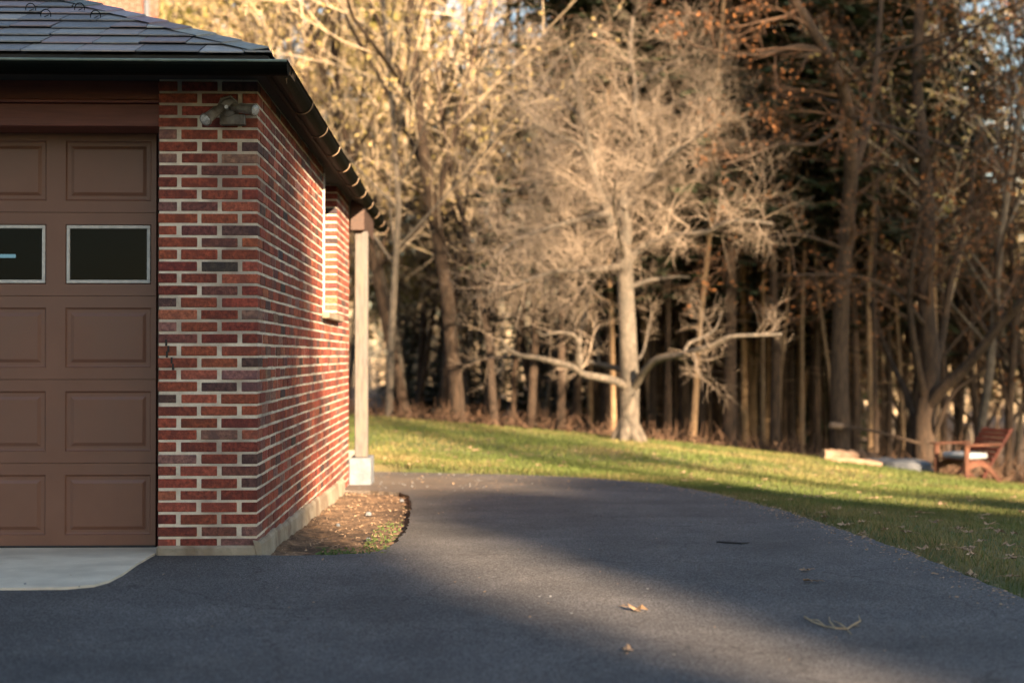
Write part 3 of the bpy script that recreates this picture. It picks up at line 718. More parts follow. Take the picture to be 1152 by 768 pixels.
# ------------------------------------------------------------------ the pale spreading tree
def P(px, py, Y=25.0): return at(px, py, Y)
def limb_px(mb, pl, r0, r1, sides=8, Y=25.0):
    pts = [P(x, y, Y+dy) for x, y, dy in pl]
    # smooth the polyline a little
    out = []
    for a, b in zip(pts, pts[1:]):
        for t in (0, .34, .67): out.append(a.lerp(b, t)+Vector((1,1,1))*0)
    out.append(pts[-1])
    sm = [out[0]] + [(out[i-1]+out[i]*2+out[i+1])/4 for i in range(1, len(out)-1)] + [out[-1]]
    n = len(sm); mb.tube(sm, [lerp(r0, r1, (i/(n-1))**.8) for i in range(n)], sides, cap=False); return sm, r0, r1
mt = thing('spreading_tree', 'pale grey gnarled spreading tree with beige twigs standing on the lawn edge', 'tree', (0,0,0))
base = P(707, 494); rm = random.Random(99); tm, cm = MB(), MB()
trunk, _, _ = limb_px(tm, [(707,500,0),(708,485,0),(708,455,0),(709,430,0),(707,400,0),(706,370,0),(704,335,0),(703,300,0),(701,278,0)], .19, .14, 14)
flare = MB()
for k in range(6):
    a = k*1.05; tm.tube([base+Vector((0,0,.35)), base+Vector((math.cos(a)*.17, math.sin(a)*.17,.08)), base+Vector((math.cos(a)*.34, math.sin(a)*.34,-.15))], [.16,.12,.05], 7, cap=False)
LM = [ # px,py,dy polylines, r0, r1
 ([(706,436,0),(692,428,-.3),(672,424,-.6),(655,421,-.9),(647,413,-1.1),(625,407,-1.4),(604,402,-1.6),(584,400,-1.9),(570,392,-2.1),(563,380,-2.2)], .085,.03),
 ([(655,421,-.9),(648,405,-1.2),(652,388,-1.4),(646,376,-1.5),(628,373,-1.7),(610,378,-1.8),(603,372,-2)], .05,.02),
 ([(706,418,0),(690,413,.5),(674,410,.8),(662,406,1.0),(655,412,1.1)], .06,.04),
 ([(655,412,1.1),(651,395,1.2),(654,370,1.3),(661,345,1.4),(660,325,1.4)], .05,.02),
 ([(711,440,0),(722,420,-.4),(735,406,-.8),(748,402,-1.1),(768,399,-1.5),(785,393,-1.9),(803,388,-2.1),(820,378,-2.3),(850,377,-2.5),(880,376,-2.6)], .085,.025),
 ([(768,399,-1.5),(775,385,-1.4),(792,379,-1.3),(806,370,-1.2),(812,350,-1.2)], .035,.012),
 ([(717,405,0),(723,398,.5),(729,376,.9),(733,350,1.2)], .04,.012),
 ([(703,300,0),(712,286,.2),(728,274,.2),(745,270,0),(768,264,-.3),(795,262,-.6),(815,250,-.9),(840,248,-1.1),(870,252,-1.3)], .10,.03),
 ([(704,325,0),(716,320,.6),(730,315,1.1),(745,313,1.5),(760,311,1.9),(776,312,2.1)], .06,.02),
 ([(701,300,0),(690,300,-.5),(672,303,-1),(652,305,-1.6),(630,304,-2.1),(600,312,-2.6),(570,325,-3)], .075,.02),
 ([(701,280,0),(706,262,.1),(700,235,.1),(705,210,.3),(716,190,.4),(720,165,.5),(712,140,.6),(716,100,.8),(708,60,1),(712,20,1.2)], .13,.03),
 ([(701,280,0),(690,262,-.2),(684,240,-.3),(668,200,-.5),(666,185,-.5),(662,160,-.6),(655,132,-.7),(650,100,-.8),(640,60,-1)], .12,.025),
 ([(700,235,0),(720,215,.3),(733,200,.5),(748,172,.8),(763,165,1),(785,168,1.3),(806,170,1.5),(826,160,1.8)], .07,.02),
 ([(720,215,.3),(735,205,-.5),(745,185,-1),(765,168,-1.4),(790,150,-1.8),(812,130,-2.2)], .05,.015),
 ([(668,200,-.5),(655,165,-1),(640,158,-1.4),(620,150,-1.8),(600,140,-2.2)], .05,.015),
 ([(684,240,-.3),(662,245,-1),(640,250,-1.6),(610,258,-2.1),(580,270,-2.6),(556,290,-2.9)], .07,.015),
 ([(690,262,-.2),(668,275,.6),(645,280,1.3),(615,290,2),(585,300,2.5)], .06,.015),
 ([(666,185,-.5),(640,200,.4),(612,205,1.1),(580,215,1.7),(550,235,2.1)], .06,.015),
 ([(655,132,-.7),(630,110,-.2),(605,95,.3),(580,90,.7)], .045,.012),
 ([(716,100,.8),(740,80,.6),(770,65,.3),(800,50,0)], .045,.012),
 ([(712,140,.6),(735,125,1.2),(765,115,1.8),(790,105,2.2)], .04,.012),
 ([(702,290,0),(704,272,1),(712,240,2),(715,215,2.8)], .06,.015),
 ([(702,290,0),(696,262,-1),(690,232,-2),(692,205,-2.7)], .06,.015),
]
tcfg = dict(levels=3, limb=0, wig=.33, up=(.02,.03,.01,0), taper=.35, kids=(6,7,7), t0=(.1,.15,.1), ang=(30,75), ratio=(.45,.75), rr=.5, rmin=.0028)
for pl, r0, r1 in LM:
    pts, _, _ = limb_px(tm, pl, r0, r1, 7)
    n = len(pts); low = min(q[1] for q in pl) > 300
    cnt = int((pts[-1]-pts[0]).length*(1.1 if low else 7.0))+1
    for j in range(cnt):
        t = lerp(.3, 1, (j+rm.random())/cnt); k = min(int(t*(n-1)), n-2); q = pts[k]
        d = (pts[k+1]-pts[k]).normalized(); ax = d.cross(rand_unit(rm)).normalized(); ang = R(rm.uniform(35,80))
        nd = d*math.cos(ang)+ax*math.sin(ang)+Vector((0,0,.15))
        grow(tm, cm, q, nd, rm.uniform(.45,1.25)*(1.0 if low else 1.1), max(lerp(r0,r1,t)*.3,.0085), 1, tcfg, rm)
tm.build('trunk', M['palebark'], mt, smooth_=True); cm.build('crown', M['twig'], mt)
print('main crown faces', len(cm.f))

# ------------------------------------------------------------------ the many-stemmed tree behind the chair, and the tall one beside it
ft = thing('forked_tree', 'leaning many-stemmed tree with thick diagonal limb just behind the wooden chair', 'tree')
tm, cm, lf = MB(), MB(), MB(); rf_ = random.Random(17)
LF = [([(1042,530,0),(1040,500,0),(1040,470,0),(1045,440,0),(1048,410,0),(1044,370,0),(1040,320,0),(1046,260,.2),(1040,180,.3),(1030,90,.4),(1035,0,.5)], .26,.09),
 ([(1044,460,0),(1056,440,-.3),(1080,420,-.6),(1100,398,-.9),(1124,366,-1.2),(1152,338,-1.5),(1190,300,-2)], .14,.07),
 ([(1036,500,0),(1028,470,.3),(1018,440,.5),(1006,415,.8),(992,380,1),(978,340,1.2)], .08,.03),
 ([(1047,500,0),(1058,470,-.4),(1072,440,-.5),(1095,425,-.6),(1110,412,-.7)], .06,.02),
 ([(1040,450,0),(1030,400,-.5),(1022,340,-.7),(1028,280,-1),(1040,220,-1.2)], .09,.03),
 ([(1045,440,0),(1060,380,.6),(1070,310,.8),(1090,240,1),(1100,150,1.2)], .10,.03),
 ([(1044,370,0),(1010,330,-.6),(975,312,-1),(930,308,-1.3),(880,310,-1.6)], .06,.02),
 ([(1046,260,.2),(1090,230,-.6),(1130,200,-1.1),(1170,190,-1.5)], .06,.02),
 ([(1040,180,.3),(1000,150,-.5),(960,120,-1),(920,110,-1.5),(880,95,-1.8)], .06,.018),
 ([(1040,180,.3),(1080,130,-.5),(1120,90,-1.2),(1160,70,-1.6)], .055,.018),
 ([(1030,90,.4),(1070,60,-.6),(1110,20,-1.2),(1150,0,-1.5)], .05,.015),
 ([(1124,366,-1.2),(1118,320,-1.6),(1130,260,-1.8),(1150,210,-2)], .05,.018)]
fcfg = dict(levels=3, limb=0, wig=.25, up=(.02,.04,.02,0), taper=.35, kids=(6,6,4), t0=(.1,.15,.1), ang=(25,70), ratio=(.45,.7), rr=.5, leaves=1, leafs=(.022,.05))
for pl, r0, r1 in LF:
    pts, _, _ = limb_px(tm, pl, r0, r1, 8, 27.0); n = len(pts)
    cnt = int((pts[-1]-pts[0]).length*1.7)+1
    for j in range(cnt):
        t = lerp(.35, 1, (j+rf_.random())/cnt); k = min(int(t*(n-1)), n-2); q = pts[k]
        if q.z < 1.6: continue
        d = (pts[k+1]-pts[k]).normalized(); ax = d.cross(rand_unit(rf_)).normalized(); ang = R(rf_.uniform(35,80))
        grow(tm, cm, q, d*math.cos(ang)+ax*math.sin(ang), rf_.uniform(.9,1.9), max(lerp(r0,r1,t)*.3,.011), 1, fcfg, rf_, lf)
tm.build('trunk', M['bark'], ft, smooth_=True); cm.build('crown', M['twigdark'], ft); lf.build('leaves', M['rustleaf'], ft)
bt = thing('crooked_tree', 'tall dark tree left of the forked tree, its thick upper limb bending across the top', 'tree')
tm, cm, lf = MB(), MB(), MB(); rf_ = random.Random(23)
LB = [([(945,530,0),(945,480,0),(944,420,0),(946,350,0),(950,280,0),(958,200,-.4),(955,130,-1),(948,98,-1.4),(930,60,-1.8),(912,30,-2),(893,0,-2.2),(875,-40,-2.4)], .20,.07),
 ([(958,200,-.4),(975,150,0),(985,90,.4),(990,20,.6),(995,-40,.8)], .09,.04),
 ([(930,60,-1.8),(900,50,-2),(860,62,-2),(820,62,-2.1),(780,52,-2.2),(750,30,-2.3)], .05,.018),
 ([(955,130,-1),(920,165,-1.5),(880,160,-1.8),(845,175,-2.2),(815,185,-2.4)], .045,.014),
 ([(950,280,0),(900,262,-.6),(860,268,-1),(830,262,-1.4)], .04,.014),
 ([(955,130,-1),(990,140,-2),(1030,150,-3),(1080,170,-3.8),(1140,160,-4.5)], .04,.012),
 ([(948,98,-1.4),(985,60,-2.2),(1040,50,-3),(1090,30,-4),(1150,20,-5)], .04,.012)]
for pl, r0, r1 in LB:
    pts, _, _ = limb_px(tm, pl, r0, r1, 8, 26.6); n = len(pts)
    cnt = int((pts[-1]-pts[0]).length*1.5)+1
    for j in range(cnt):
        t = lerp(.3, 1, (j+rf_.random())/cnt); k = min(int(t*(n-1)), n-2); q = pts[k]
        if q.z < 2.4: continue
        d = (pts[k+1]-pts[k]).normalized(); ax = d.cross(rand_unit(rf_)).normalized(); ang = R(rf_.uniform(35,80))
        grow(tm, cm, q, d*math.cos(ang)+ax*math.sin(ang), rf_.uniform(.8,1.7), max(lerp(r0,r1,t)*.3,.010), 1, fcfg, rf_, lf)
tm.build('trunk', M['bark'], bt, smooth_=True); cm.build('crown', M['twigdark'], bt); lf.build('leaves', M['rustleaf'], bt)

# ------------------------------------------------------------------ the woods
rw = random.Random(3); taken = []
LAND = [(404,'white post'),(707,'spreading tree'),(945,'crooked tree'),(1042,'forked tree')]
def px_of(x, y): return 525 + x/y*1600
WOODS = []
def wood(kind, px, Y, sc_=1.0, tilt=0.0):
    if Y > 37 and (388 < px < 440 or 548 < px < 592 or 640 < px < 662): return
    x = (px-525)/1600*Y
    if kind == 'bare' and px < 650: kind = 'brg'
    if Y > 37 and (380 < px < 655 or px > 960): sc_ *= .68
    WOODS.append([kind, px, Y, x, sc_, tilt])
# nearest trunks, read off the photograph (px across, metres back)
for px, Y, kd, s in ((437,28,'pale',.75),(463,30,'bare',.9),(500,35,'bare',1.0),(519,29,'bare',1.25),(558,28.5,'bare',.7),(577,33,'bare',.55),(596,31,'bare',.8),
    (613,36,'bare',1.0),(631,29,'con2',.75),(650,33,'con2',.9),(668,38,'bare',1.1),(686,31,'con2',.7),(735,33,'con2',.8),(752,29.5,'con2',.7),(772,34,'con2',1.1),(790,31,'con2',.7),
    (822,28.5,'con2',1.1),(840,34,'conl',.95),(860,31,'conl',.7),(873,29.5,'con2',.9),(893,35,'con2',.9),(905,30,'conl',.6),(922,33,'con2',.8),(965,31,'con2',.8),(984,29,'conl',.75),
    (1003,33,'con2',.8),(1022,31,'rust',1.0),(1066,31,'con2',.7),(1085,34,'con2',.7),(1098,29,'palet',.9),(1118,33,'rust',.7),(1140,30,'rust',.8)):
    wood(kd, px, Y, s)
tries = 0
while len(WOODS) < 235 and tries < 4000:
    tries += 1
    Y = rw.uniform(33, 66); px = rw.uniform(330, 1330) if Y < 60 else rw.uniform(380,1300); x = (px-525)/1600*Y
    if x < -7 and Y < 37: continue
    if any((x-q[3])**2+(Y-q[2])**2 < 1.3**2 for q in WOODS): continue
    if px < 640:
        if rw.random() < .8: continue
        kind = rw.choice(('pale','pale','bare','bare','gold' if Y > 42 else 'bare'))
    elif px < 950: kind = rw.choice(('con','conl','con2','con','con2','bare'))
    else:
        if Y > 36 and rw.random() < (.85 if px > 1060 else .6): continue
        kind = rw.choice(('con2','con2','rust','bare','palet')) if Y < 45 else rw.choice(('palet','pale','palet','con2'))
    wood(kind, px, Y, rw.uniform(.6,1.25), rw.uniform(-.06,.06))
for k in range(46):
    wood('thin', lerp(655,1120,((k*11) % 46 + rw.random())/46), rw.uniform(27.5,44), rw.uniform(.8,1.15), rw.uniform(-.09,.09))
for px, Y in ((210,42),(245,50),(280,44),(305,52),(335,40),(360,48),(385,54),(165,52),(450,50),(560,54)):
    wood('pine' if (px//5) % 2 else 'pale', px, Y, 1.1)
for k in range(26):
    wood(('pale','pine','gold','gold')[k % 4], lerp(150,640,((k*7) % 26)/26), 39+((k*5) % 17), rw.uniform(.8,1.1))
KN = dict(con=('conifer_tree','conifer'), con2=('conifer_tree','conifer'), bare=('bare_tree','bare tree'), rust=('oak_tree','oak'), pale=('slender_tree','tree'), palet=('slender_tree','tree'), pine=('pine_tree','pine'), gold=('golden_tree','golden tree'), conl=('conifer_tree','conifer'), thin=('sapling','sapling'), brg=('bare_tree','bare tree'))
DESC = dict(con='dark green conifer', con2='straight dark trunked conifer', bare='thin brown bare tree', rust='rusty leaved tree', pale='sunlit pale bare tree', palet='pale trunked tree', pine='tall golden green pine', gold='golden leaved tree', conl='sunlit tan trunked conifer', thin='thin stemmed sapling', brg='brown stemmed bare tree')
def between(px):
    if px < 404: return 'above the garage gutter'
    for (a, an), (b, bn) in zip(LAND, LAND[1:]):
        if px < b: return f'between {an} and {bn}'
    return 'right of the forked tree' if px > 1042 else ''
ORD = ['first','second','third','fourth','fifth','sixth','seventh','eighth','ninth','tenth','eleventh','twelfth','thirteenth','fourteenth','fifteenth','sixteenth','seventeenth','eighteenth','nineteenth','twentieth','twenty-first','twenty-second','twenty-third','twenty-fourth']
cnt = {}
WOODS.sort(key=lambda q: q[1])
for kind, px, Y, x, s, tilt in WOODS:
    nm, cat = KN[kind]; zone = between(px); depth = 'x' if Y < 37 else ('mid-woods' if Y < 50 else 'deep in the woods')
    if Y < 37:
        k = cnt[(kind, zone)] = cnt.get((kind, zone), 0)+1
        lab = f'{DESC[kind]} at wood edge, {ORD[min(k-1,23)]} such {zone}'; grp = 'trees at the front of the woods'
    else:
        lab = f'{DESC[kind]} {depth} {zone}'; grp = f'{DESC[kind]}s {depth} {zone}'
    pr = {'con': CON, 'con2': [CON[1], CON[0]], 'bare': BARE, 'rust': RUST, 'pale': PALEB, 'palet': PALEB, 'pine': PINE, 'gold': GOLD, 'conl': CONP, 'thin': THIN, 'brg': BRG}[kind]; pr = pr[rw.randrange(len(pr))]
    add_tree(nm, pr, (x, Y, ground_z(x, Y)-.1), rw.uniform(0,6.28), s, lab, cat, grp, tilt)
# low evergreens closing the understorey
for k in range(46):
    Y = rw.uniform(46, 72); px = lerp(430, 960, (k+rw.random())/46); x = (px-525)/1600*Y
    add_tree('young_evergreen', CONLOW[k % 2], (x, Y, ground_z(x, Y)-.2), rw.uniform(0,6.28), rw.uniform(.35,.55) if px < 660 else rw.uniform(.7,1.1), f'low dark evergreen filling the gloom {between(px)}', 'evergreen', f'understorey evergreens {between(px)}')
# far wood that reads as one mass
fw = MB(); rr = random.Random(8)
for k in range(900):
    Y = rr.uniform(85,130); x = rr.uniform(-60,110); h = rr.uniform(6,12) if x < 12 else rr.uniform(6,12); z = -3; p = Vector((x,Y,z)); q = Vector((x+rr.uniform(-1,1),Y,z+h))
    fw.tube([p, p.lerp(q,.5)+Vector((rr.uniform(-.3,.3),0,0)), q], [.16,.1,.03], 4, cap=False)
    for _ in range(26):
        b0 = p.lerp(q, rr.uniform(.1,1)); d = rand_unit(rr); d.z = abs(d.z)*.8; d *= rr.uniform(1,3.2); fw.tube([b0, b0+d], [.05,.02], 3, cap=False)
tag(fw.build('distant_woods', M['twiggold']), 'sunlit mass of tan bare trees glimpsed far beyond the trunks', 'woods', kind='stuff')
# brush on the forest floor
ub, ul = MB(), MB(); ru = random.Random(14)
for k in range(900):
    Y = WOOD_Y + .4 + ru.random()**1.5*14; px = ru.uniform(380,1300); x = (px-525)/1600*Y; z = ground_z(x, Y)-.05
    dens = 1.6 if px > 1060 else 1.0
    for _ in range(int(3*dens)):
        p = Vector((x+ru.uniform(-.3,.3), Y+ru.uniform(-.3,.3), z-.05)); d = rand_unit(ru); d.z = abs(d.z)+.5; d = d.normalized()*ru.uniform(.3,1.0)*(1.1 if px > 1060 else .7)
        m_ = p+d*.5+rand_unit(ru)*.08; ub.tube([p, m_, p+d], [.008,.006,.003], 3, cap=False)
        for _ in range(1): leaf(ul, m_+rand_unit(ru)*.2, ru.uniform(.03,.07), ru)
    for _ in range(3): leaf(ul, Vector((x+ru.uniform(-.8,.8), Y+ru.uniform(-.4,.4), 0))+Vector((0,0,ground_z(x,Y)+.05)), ru.uniform(.04,.09), ru, .5)
tag(ub.build('undergrowth', M['twigdark']), 'tangled brown brush under the woodland trees', 'undergrowth', kind='stuff')
tag(ul.build('leaf_litter', M['forest']), 'rust brown leaf litter lying along the wood edge', 'leaf litter', kind='stuff')

# ------------------------------------------------------------------ unseen trees added behind the camera, placed and shaped to throw shade
def broad(seed, z0, z1, rad, n, pw=2.6, tr=.2):
    """full rounded evergreen: a trunk and leaf clumps filling an egg-shaped crown"""
    r = random.Random(seed); tm, cm, lf = MB(), MB(), MB()
    tm.tube([Vector((0,0,-.3)), Vector((.05,0,z0+.4*(z1-z0))), Vector((0,.05,z1-.5))], [tr,tr*.7,.03], 9, cap=False)
    zc, hz = (z0+z1)/2, (z1-z0)/2
    for _ in range(60):
        z = r.uniform(z0+.5, z1-1.2); a = r.uniform(0,6.28); L = rad*.8*(max(0,1-abs((z-zc)/hz)**2.4))**.5
        cm.tube([Vector((0,0,z-.6)), Vector((math.cos(a)*L*.5, math.sin(a)*L*.5, z-.2)), Vector((math.cos(a)*L, math.sin(a)*L, z+.2))], [.05,.03,.01], 4, cap=False)
    k = 0
    while k < n:
        z = r.uniform(z0, z1); e = 1-abs((z-zc)/hz)**pw; a = r.uniform(0,6.28)
        R_ = rad*max(0,e)**.5*(1+.16*math.sin(a*3+z*1.3+seed)+.10*math.sin(a*5-z*2.1)); q = R_*r.random()**.5
        if r.random() > .35+.65*q/max(R_,.01): continue
        c = Vector((math.cos(a)*q, math.sin(a)*q, z))
        for _ in range(4): leaf(lf, c+rand_unit(r)*.25, r.uniform(.10,.24), r)
        k += 4
    return proto('broad', tm, cm, M['bark'], M['twigdark'], lf, M['needle'])
SCR = [broad(71, .2, 18.5, 2.3, 26000, 4), broad(72, .2, 18.0, 2.3, 26000, 4)]
LOWSCR = [broad(73, .2, 12.3, 1.9, 18000, 6), broad(74, .2, 12.8, 1.9, 18000, 5)]
TALL = [bare(s, 27, kids=(16,7,5), first=.58, rad=.34, wig=.05) for s in (91,92)]
HIGH = [broad(75, 18.3, 30, 2.6, 8000), broad(76, 19.0, 31, 2.6, 8000)]
FIRST = [broad(77, 4.5, 15.8, 2.5, 20000, 2.0)]
row = [(.45,-25,0,FIRST,1)]
row += [(-.2-2.1*k, (-26.5,-27.5)[k % 2], k % 2, SCR, 1.0) for k in range(7)]
row += [(-1.2-2.2*k, -30.5, k % 2, SCR, 1.1) for k in range(6)]
row += [(5.6+2.1*k, -26-.5*(k % 2), k % 2, LOWSCR, (1.02,1.05,.99,1.04)[k%4]) for k in range(7)]
row += [(6.9+2.2*k, -29-.4*(k % 2), k % 2, LOWSCR, 1.06) for k in range(6)]
row += [(18.2+3.9*k, -31-(k % 2), k % 2, HIGH, 1.0) for k in range(4)]
row += [(8.3,-33,0,TALL,1),(11.2,-34,1,TALL,1),(20,-33,0,TALL,1),(26,-34,1,TALL,1)]
for i, (u, yb, kind, kit, s) in enumerate(row):
    x = u - .424*yb
    t_ = add_tree('shade_evergreen' if kit is not TALL else 'bare_tree', kit[kind], (x-(2.0 if kit is FIRST else 0), yb, 0), i*1.3 if kit is not FIRST else 0, s, 'unseen dense evergreen added behind the camera to cast shade' if kit is not TALL else 'unseen tall bare tree added behind the camera to cast broken shade', 'evergreen' if kit is not TALL else 'bare tree', 'unseen evergreens added for shade' if kit is not TALL else 'unseen bare trees added for shade')
    if kit is FIRST: t_.rotation_euler = (0, R(11), 0)  # added tree leans so its crown shapes the sun stripe on the drive

# ------------------------------------------------------------------ grass
rg = np.random.default_rng(4)
def blades(n, xr, yr, h, w_, seed):
    g = np.random.default_rng(seed); V = []; T = []
    x = g.uniform(xr[0], xr[1], n); y = g.uniform(yr[0], yr[1], n)
    for a, b in zip(x, y):
        e_ = drive_edge(b)
        if b < 16.75 and a < e_-.015: continue
        if a < -1.2 and b < 17.2: continue
        if a > .42*b+2.6 or a < -.13*b-1.5: continue
        V.append((a, b, ground_z(a, b)))
    P_ = np.array(V); n = len(P_)
    ang = g.uniform(0, 6.283, n); hh = h*g.uniform(.5,1.35,n); lean = g.normal(0,.55,(n,2))*hh[:,None]; ww = w_*g.uniform(.6,1.3,n)
    pat = np.array([mnoise.noise(Vector((p[0]*.5, p[1]*.5, 1)))+.5*mnoise.noise(Vector((p[0]*1.7,p[1]*1.7,4))) for p in P_])
    a = P_.copy(); a[:,0] += np.cos(ang)*ww; a[:,1] += np.sin(ang)*ww; b = P_.copy(); b[:,0] -= np.cos(ang)*ww; b[:,1] -= np.sin(ang)*ww
    a[:,2] -= .01; b[:,2] -= .01
    c = P_.copy(); c[:,:2] += lean; c[:,2] += hh
    verts = np.stack([a,b,c],1).reshape(-1,3)
    dry = np.clip(.20+pat*1.0+g.normal(0,.16,n),0,1)[:,None]*(g.random(n) < .75)[:,None]
    k = g.uniform(.7,1.25,n)[:,None]
    col = (np.array([.092,.128,.026])*(1-dry)+np.array([.30,.23,.10])*dry)*k
    return verts, col
parts = [blades(90000,(2.3,8),(5.5,13),.034,.0028,1), blades(80000,(-1.4,10),(12,19),.036,.005,2), blades(80000,(-5,14),(16,26.3),.045,.010,3), blades(26000,(1.2,2.95),(4,16.2),.045,.0035,5)]
verts = np.concatenate([p_[0] for p_ in parts]); cols = np.concatenate([p_[1] for p_ in parts]); nt_ = len(cols)
me = bpy.data.meshes.new('grass'); me.vertices.add(nt_*3); me.vertices.foreach_set('co', verts.ravel())
me.loops.add(nt_*3); me.loops.foreach_set('vertex_index', np.arange(nt_*3)); me.polygons.add(nt_)
me.polygons.foreach_set('loop_start', np.arange(nt_)*3); me.update(calc_edges=True)
at_ = me.attributes.new('tone','FLOAT_COLOR','FACE'); at_.data.foreach_set('color', np.concatenate([cols, np.ones((nt_,1))],1).astype(np.float32).ravel())
me.materials.append(M['grassblade']); go = bpy.data.objects.new('grass', me); COL.objects.link(go)
tag(go, 'short patchy green and straw coloured grass of the lawn', 'grass', kind='stuff')

# weeds and litter in the soil bed
wl, wc = MB(), MB(); r = random.Random(31)
for _ in range(900):
    x = r.uniform(-.85,-.44); y = lerp(8.02, 10.2, r.random()**2.2); 
    if x < -.62 and y > 8.35: continue
    z = drive_z(y)-.03; leaf(wl, Vector((x,y,z+r.uniform(0,.035))), r.uniform(.006,.016), r, .3)
tag(wl.build('clover', mat('clover', (.06,.11,.03), (.11,.15,.04), 9, .8, trans=.2)), 'low green clover and grass at the near rim of the soil bed', 'weeds', kind='stuff')
for _ in range(1300):
    x = r.uniform(-1.13,-.44); y = r.uniform(8.02,13.3); leaf(wc, Vector((x,y,drive_z(y)-.022+r.uniform(0,.012))), r.uniform(.004,.014), r, .75)
tag(wc.build('bed_litter', M['dryleaf']), 'dry leaf scraps and chips scattered over the soil bed', 'leaf litter', kind='stuff')

# ------------------------------------------------------------------ fallen leaves
def leaf_mesh(seed):
    r = random.Random(seed); mb = MB(); n = 15; c = Vector((0,0,.012)); pts = []
    for k in range(n):
        a = 2*math.pi*k/n; rr_ = .05*(1.0 if k % 3 == 0 else .62)*r.uniform(.8,1.2)*(1.25 if k == 0 else 1)
        pts.append((rr_*math.cos(a), rr_*.75*math.sin(a), .006+.03*r.random()*abs(math.sin(a+seed))))
    mb.v = [tuple(c)] + pts
    for k in range(n): mb.f.append((0, 1+k, 1+(k+1) % n))
    mb.tube([Vector((.05,0,.01)), Vector((.08,.006,.014)), Vector((.105,.0,.006))], .0018, 4)
    me = bpy.data.meshes.new('leaf'); me.from_pydata(mb.v, [], mb.f); me.materials.append(M['dryleaf']); me.update(); return me
LFM = [leaf_mesh(s) for s in range(4)]
def put_leaf(px, py, s, label, group=None, k=0):
    # walk the view ray to the ground
    d = at(px, py, 1.0)-CAM; Y = 3.0
    while Y < 30:
        p = CAM+d*Y
        inside = p.x < drive_edge(Y)
        g = drive_z(Y)+.001 if inside else ground_z(p.x, Y)+.02
        if p.z <= g: break
        Y += .03
    o = bpy.data.objects.new('fallen_leaf', LFM[k % 4]); COL.objects.link(o); o.location = (p.x, p.y, g); o.scale = (s,)*3; o.rotation_euler = (0,0,k*2.3)
    return tag(o, label, 'leaf', group)
put_leaf(716,687,1.0,'curled pink-brown leaf lying alone in the sunlit stripe of asphalt', None, 1)
put_leaf(705,732,.7,'small pale leaf flat on the shaded asphalt nearest the camera', None, 2)
put_leaf(910,655,.75,'tan leaf on the asphalt beyond the dry twig', None, 0)
put_leaf(906,643,.7,'thin grey leaf scrap on the asphalt just beyond the tan leaf', None, 3)
put_leaf(1092,648,1.0,'brown leaf caught on the grass edge beside the asphalt at the right', None, 2)
rl = random.Random(77); n = 0
fixed = [(1036,578),(1050,588),(1078,596),(950,592),(1110,580),(1136,615),(1148,577),(895,528),(712,534),(606,524),(768,532),(990,545),(1000,560),(1060,568),(860,540),(940,556),(1020,600),(1125,600),(1140,560),(1090,560)]
for i, (px, py) in enumerate(fixed): put_leaf(px, py, rl.uniform(.7,1.2), 'dry tan leaf lying among others on the shaded lawn right of the driveway' if px > 840 else 'dry tan leaf on the sunlit lawn beyond the driveway', 'fallen leaves on the right lawn' if px > 840 else 'fallen leaves on the back lawn', i)
for i in range(150):
    px = rl.uniform(430,1150); lo = 480 + max(0,(px-430))*.088; hi = 532 if px < 730 else lerp(540,670,((px-730)/420)**1.1)
    py = rl.uniform(lo+3, max(lo+6,hi-6)); put_leaf(px, py, rl.uniform(.4,.95), 'dry tan leaf lying among others on the shaded lawn right of the driveway' if px > 840 else 'dry tan leaf on the sunlit lawn beyond the driveway', 'fallen leaves on the right lawn' if px > 840 else 'fallen leaves on the back lawn', i)
eg = MB(); r = random.Random(55)
for _ in range(1500):
    y = lerp(4, 15.8, r.random()); x = drive_edge(y) - abs(r.gauss(0,.13)) + .03; leaf(eg, Vector((x,y,drive_z(y)+.006)), r.uniform(.004,.013), r, .8)
for _ in range(500):
    x, y = r.uniform(-1.1,2.2), r.uniform(13.2,16.6)
    if x > drive_edge(y): continue
    leaf(eg, Vector((x,y,drive_z(y)+.006)), r.uniform(.004,.013), r, .8)
for _ in range(260):
    x, y = r.uniform(-3,2.4), r.uniform(3.5,13)
    if x < -.35 and y > 7.8: continue
    leaf(eg, Vector((x,y,drive_z(y)+.014)), r.uniform(.003,.009), r, .8)
tag(eg.build('leaf_scraps', M['dryleaf']), 'crumbs of dry leaf gathered along the driveway edge', 'leaf scraps', kind='stuff')
# twig on the asphalt
def gpt(px, py, dz=.004):
    d = at(px,py,1.0)-CAM; Y = 1.11/-d.z if d.z < 0 else 10
    for _ in range(20): Y = (CAM.z-drive_z(Y)-dz)/-d.z
    return CAM+d*Y
tw = MB()
for pl in ([(905,693),(915,699),(928,704),(940,706),(953,707),(958,713)],[(953,707),(960,702),(968,698),(966,692)],[(940,706),(934,699),(933,694)],[(928,704),(920,697),(912,696)],[(953,707),(945,701),(938,698)],[(958,703),(966,703)]):
    tw.tube([gpt(x,y,.006+.006*(i % 2)) for i,(x,y) in enumerate(pl)], [.0035]*(len(pl)-1)+[.0018], 5)
tag(tw.build('dry_twig', M['straw']), 'dry branching straw-coloured twig on the asphalt at the right', 'twig')
tw = MB(); tw.tube([gpt(x,y,.005) for x,y in ((806,609),(820,610),(834,611),(843,610))], [.004,.007,.006,.003], 5)
tag(tw.build('bark_strip', M['tar']), 'short black strip lying across the middle of the asphalt', 'bark strip')
pb = MB(); r = random.Random(12)
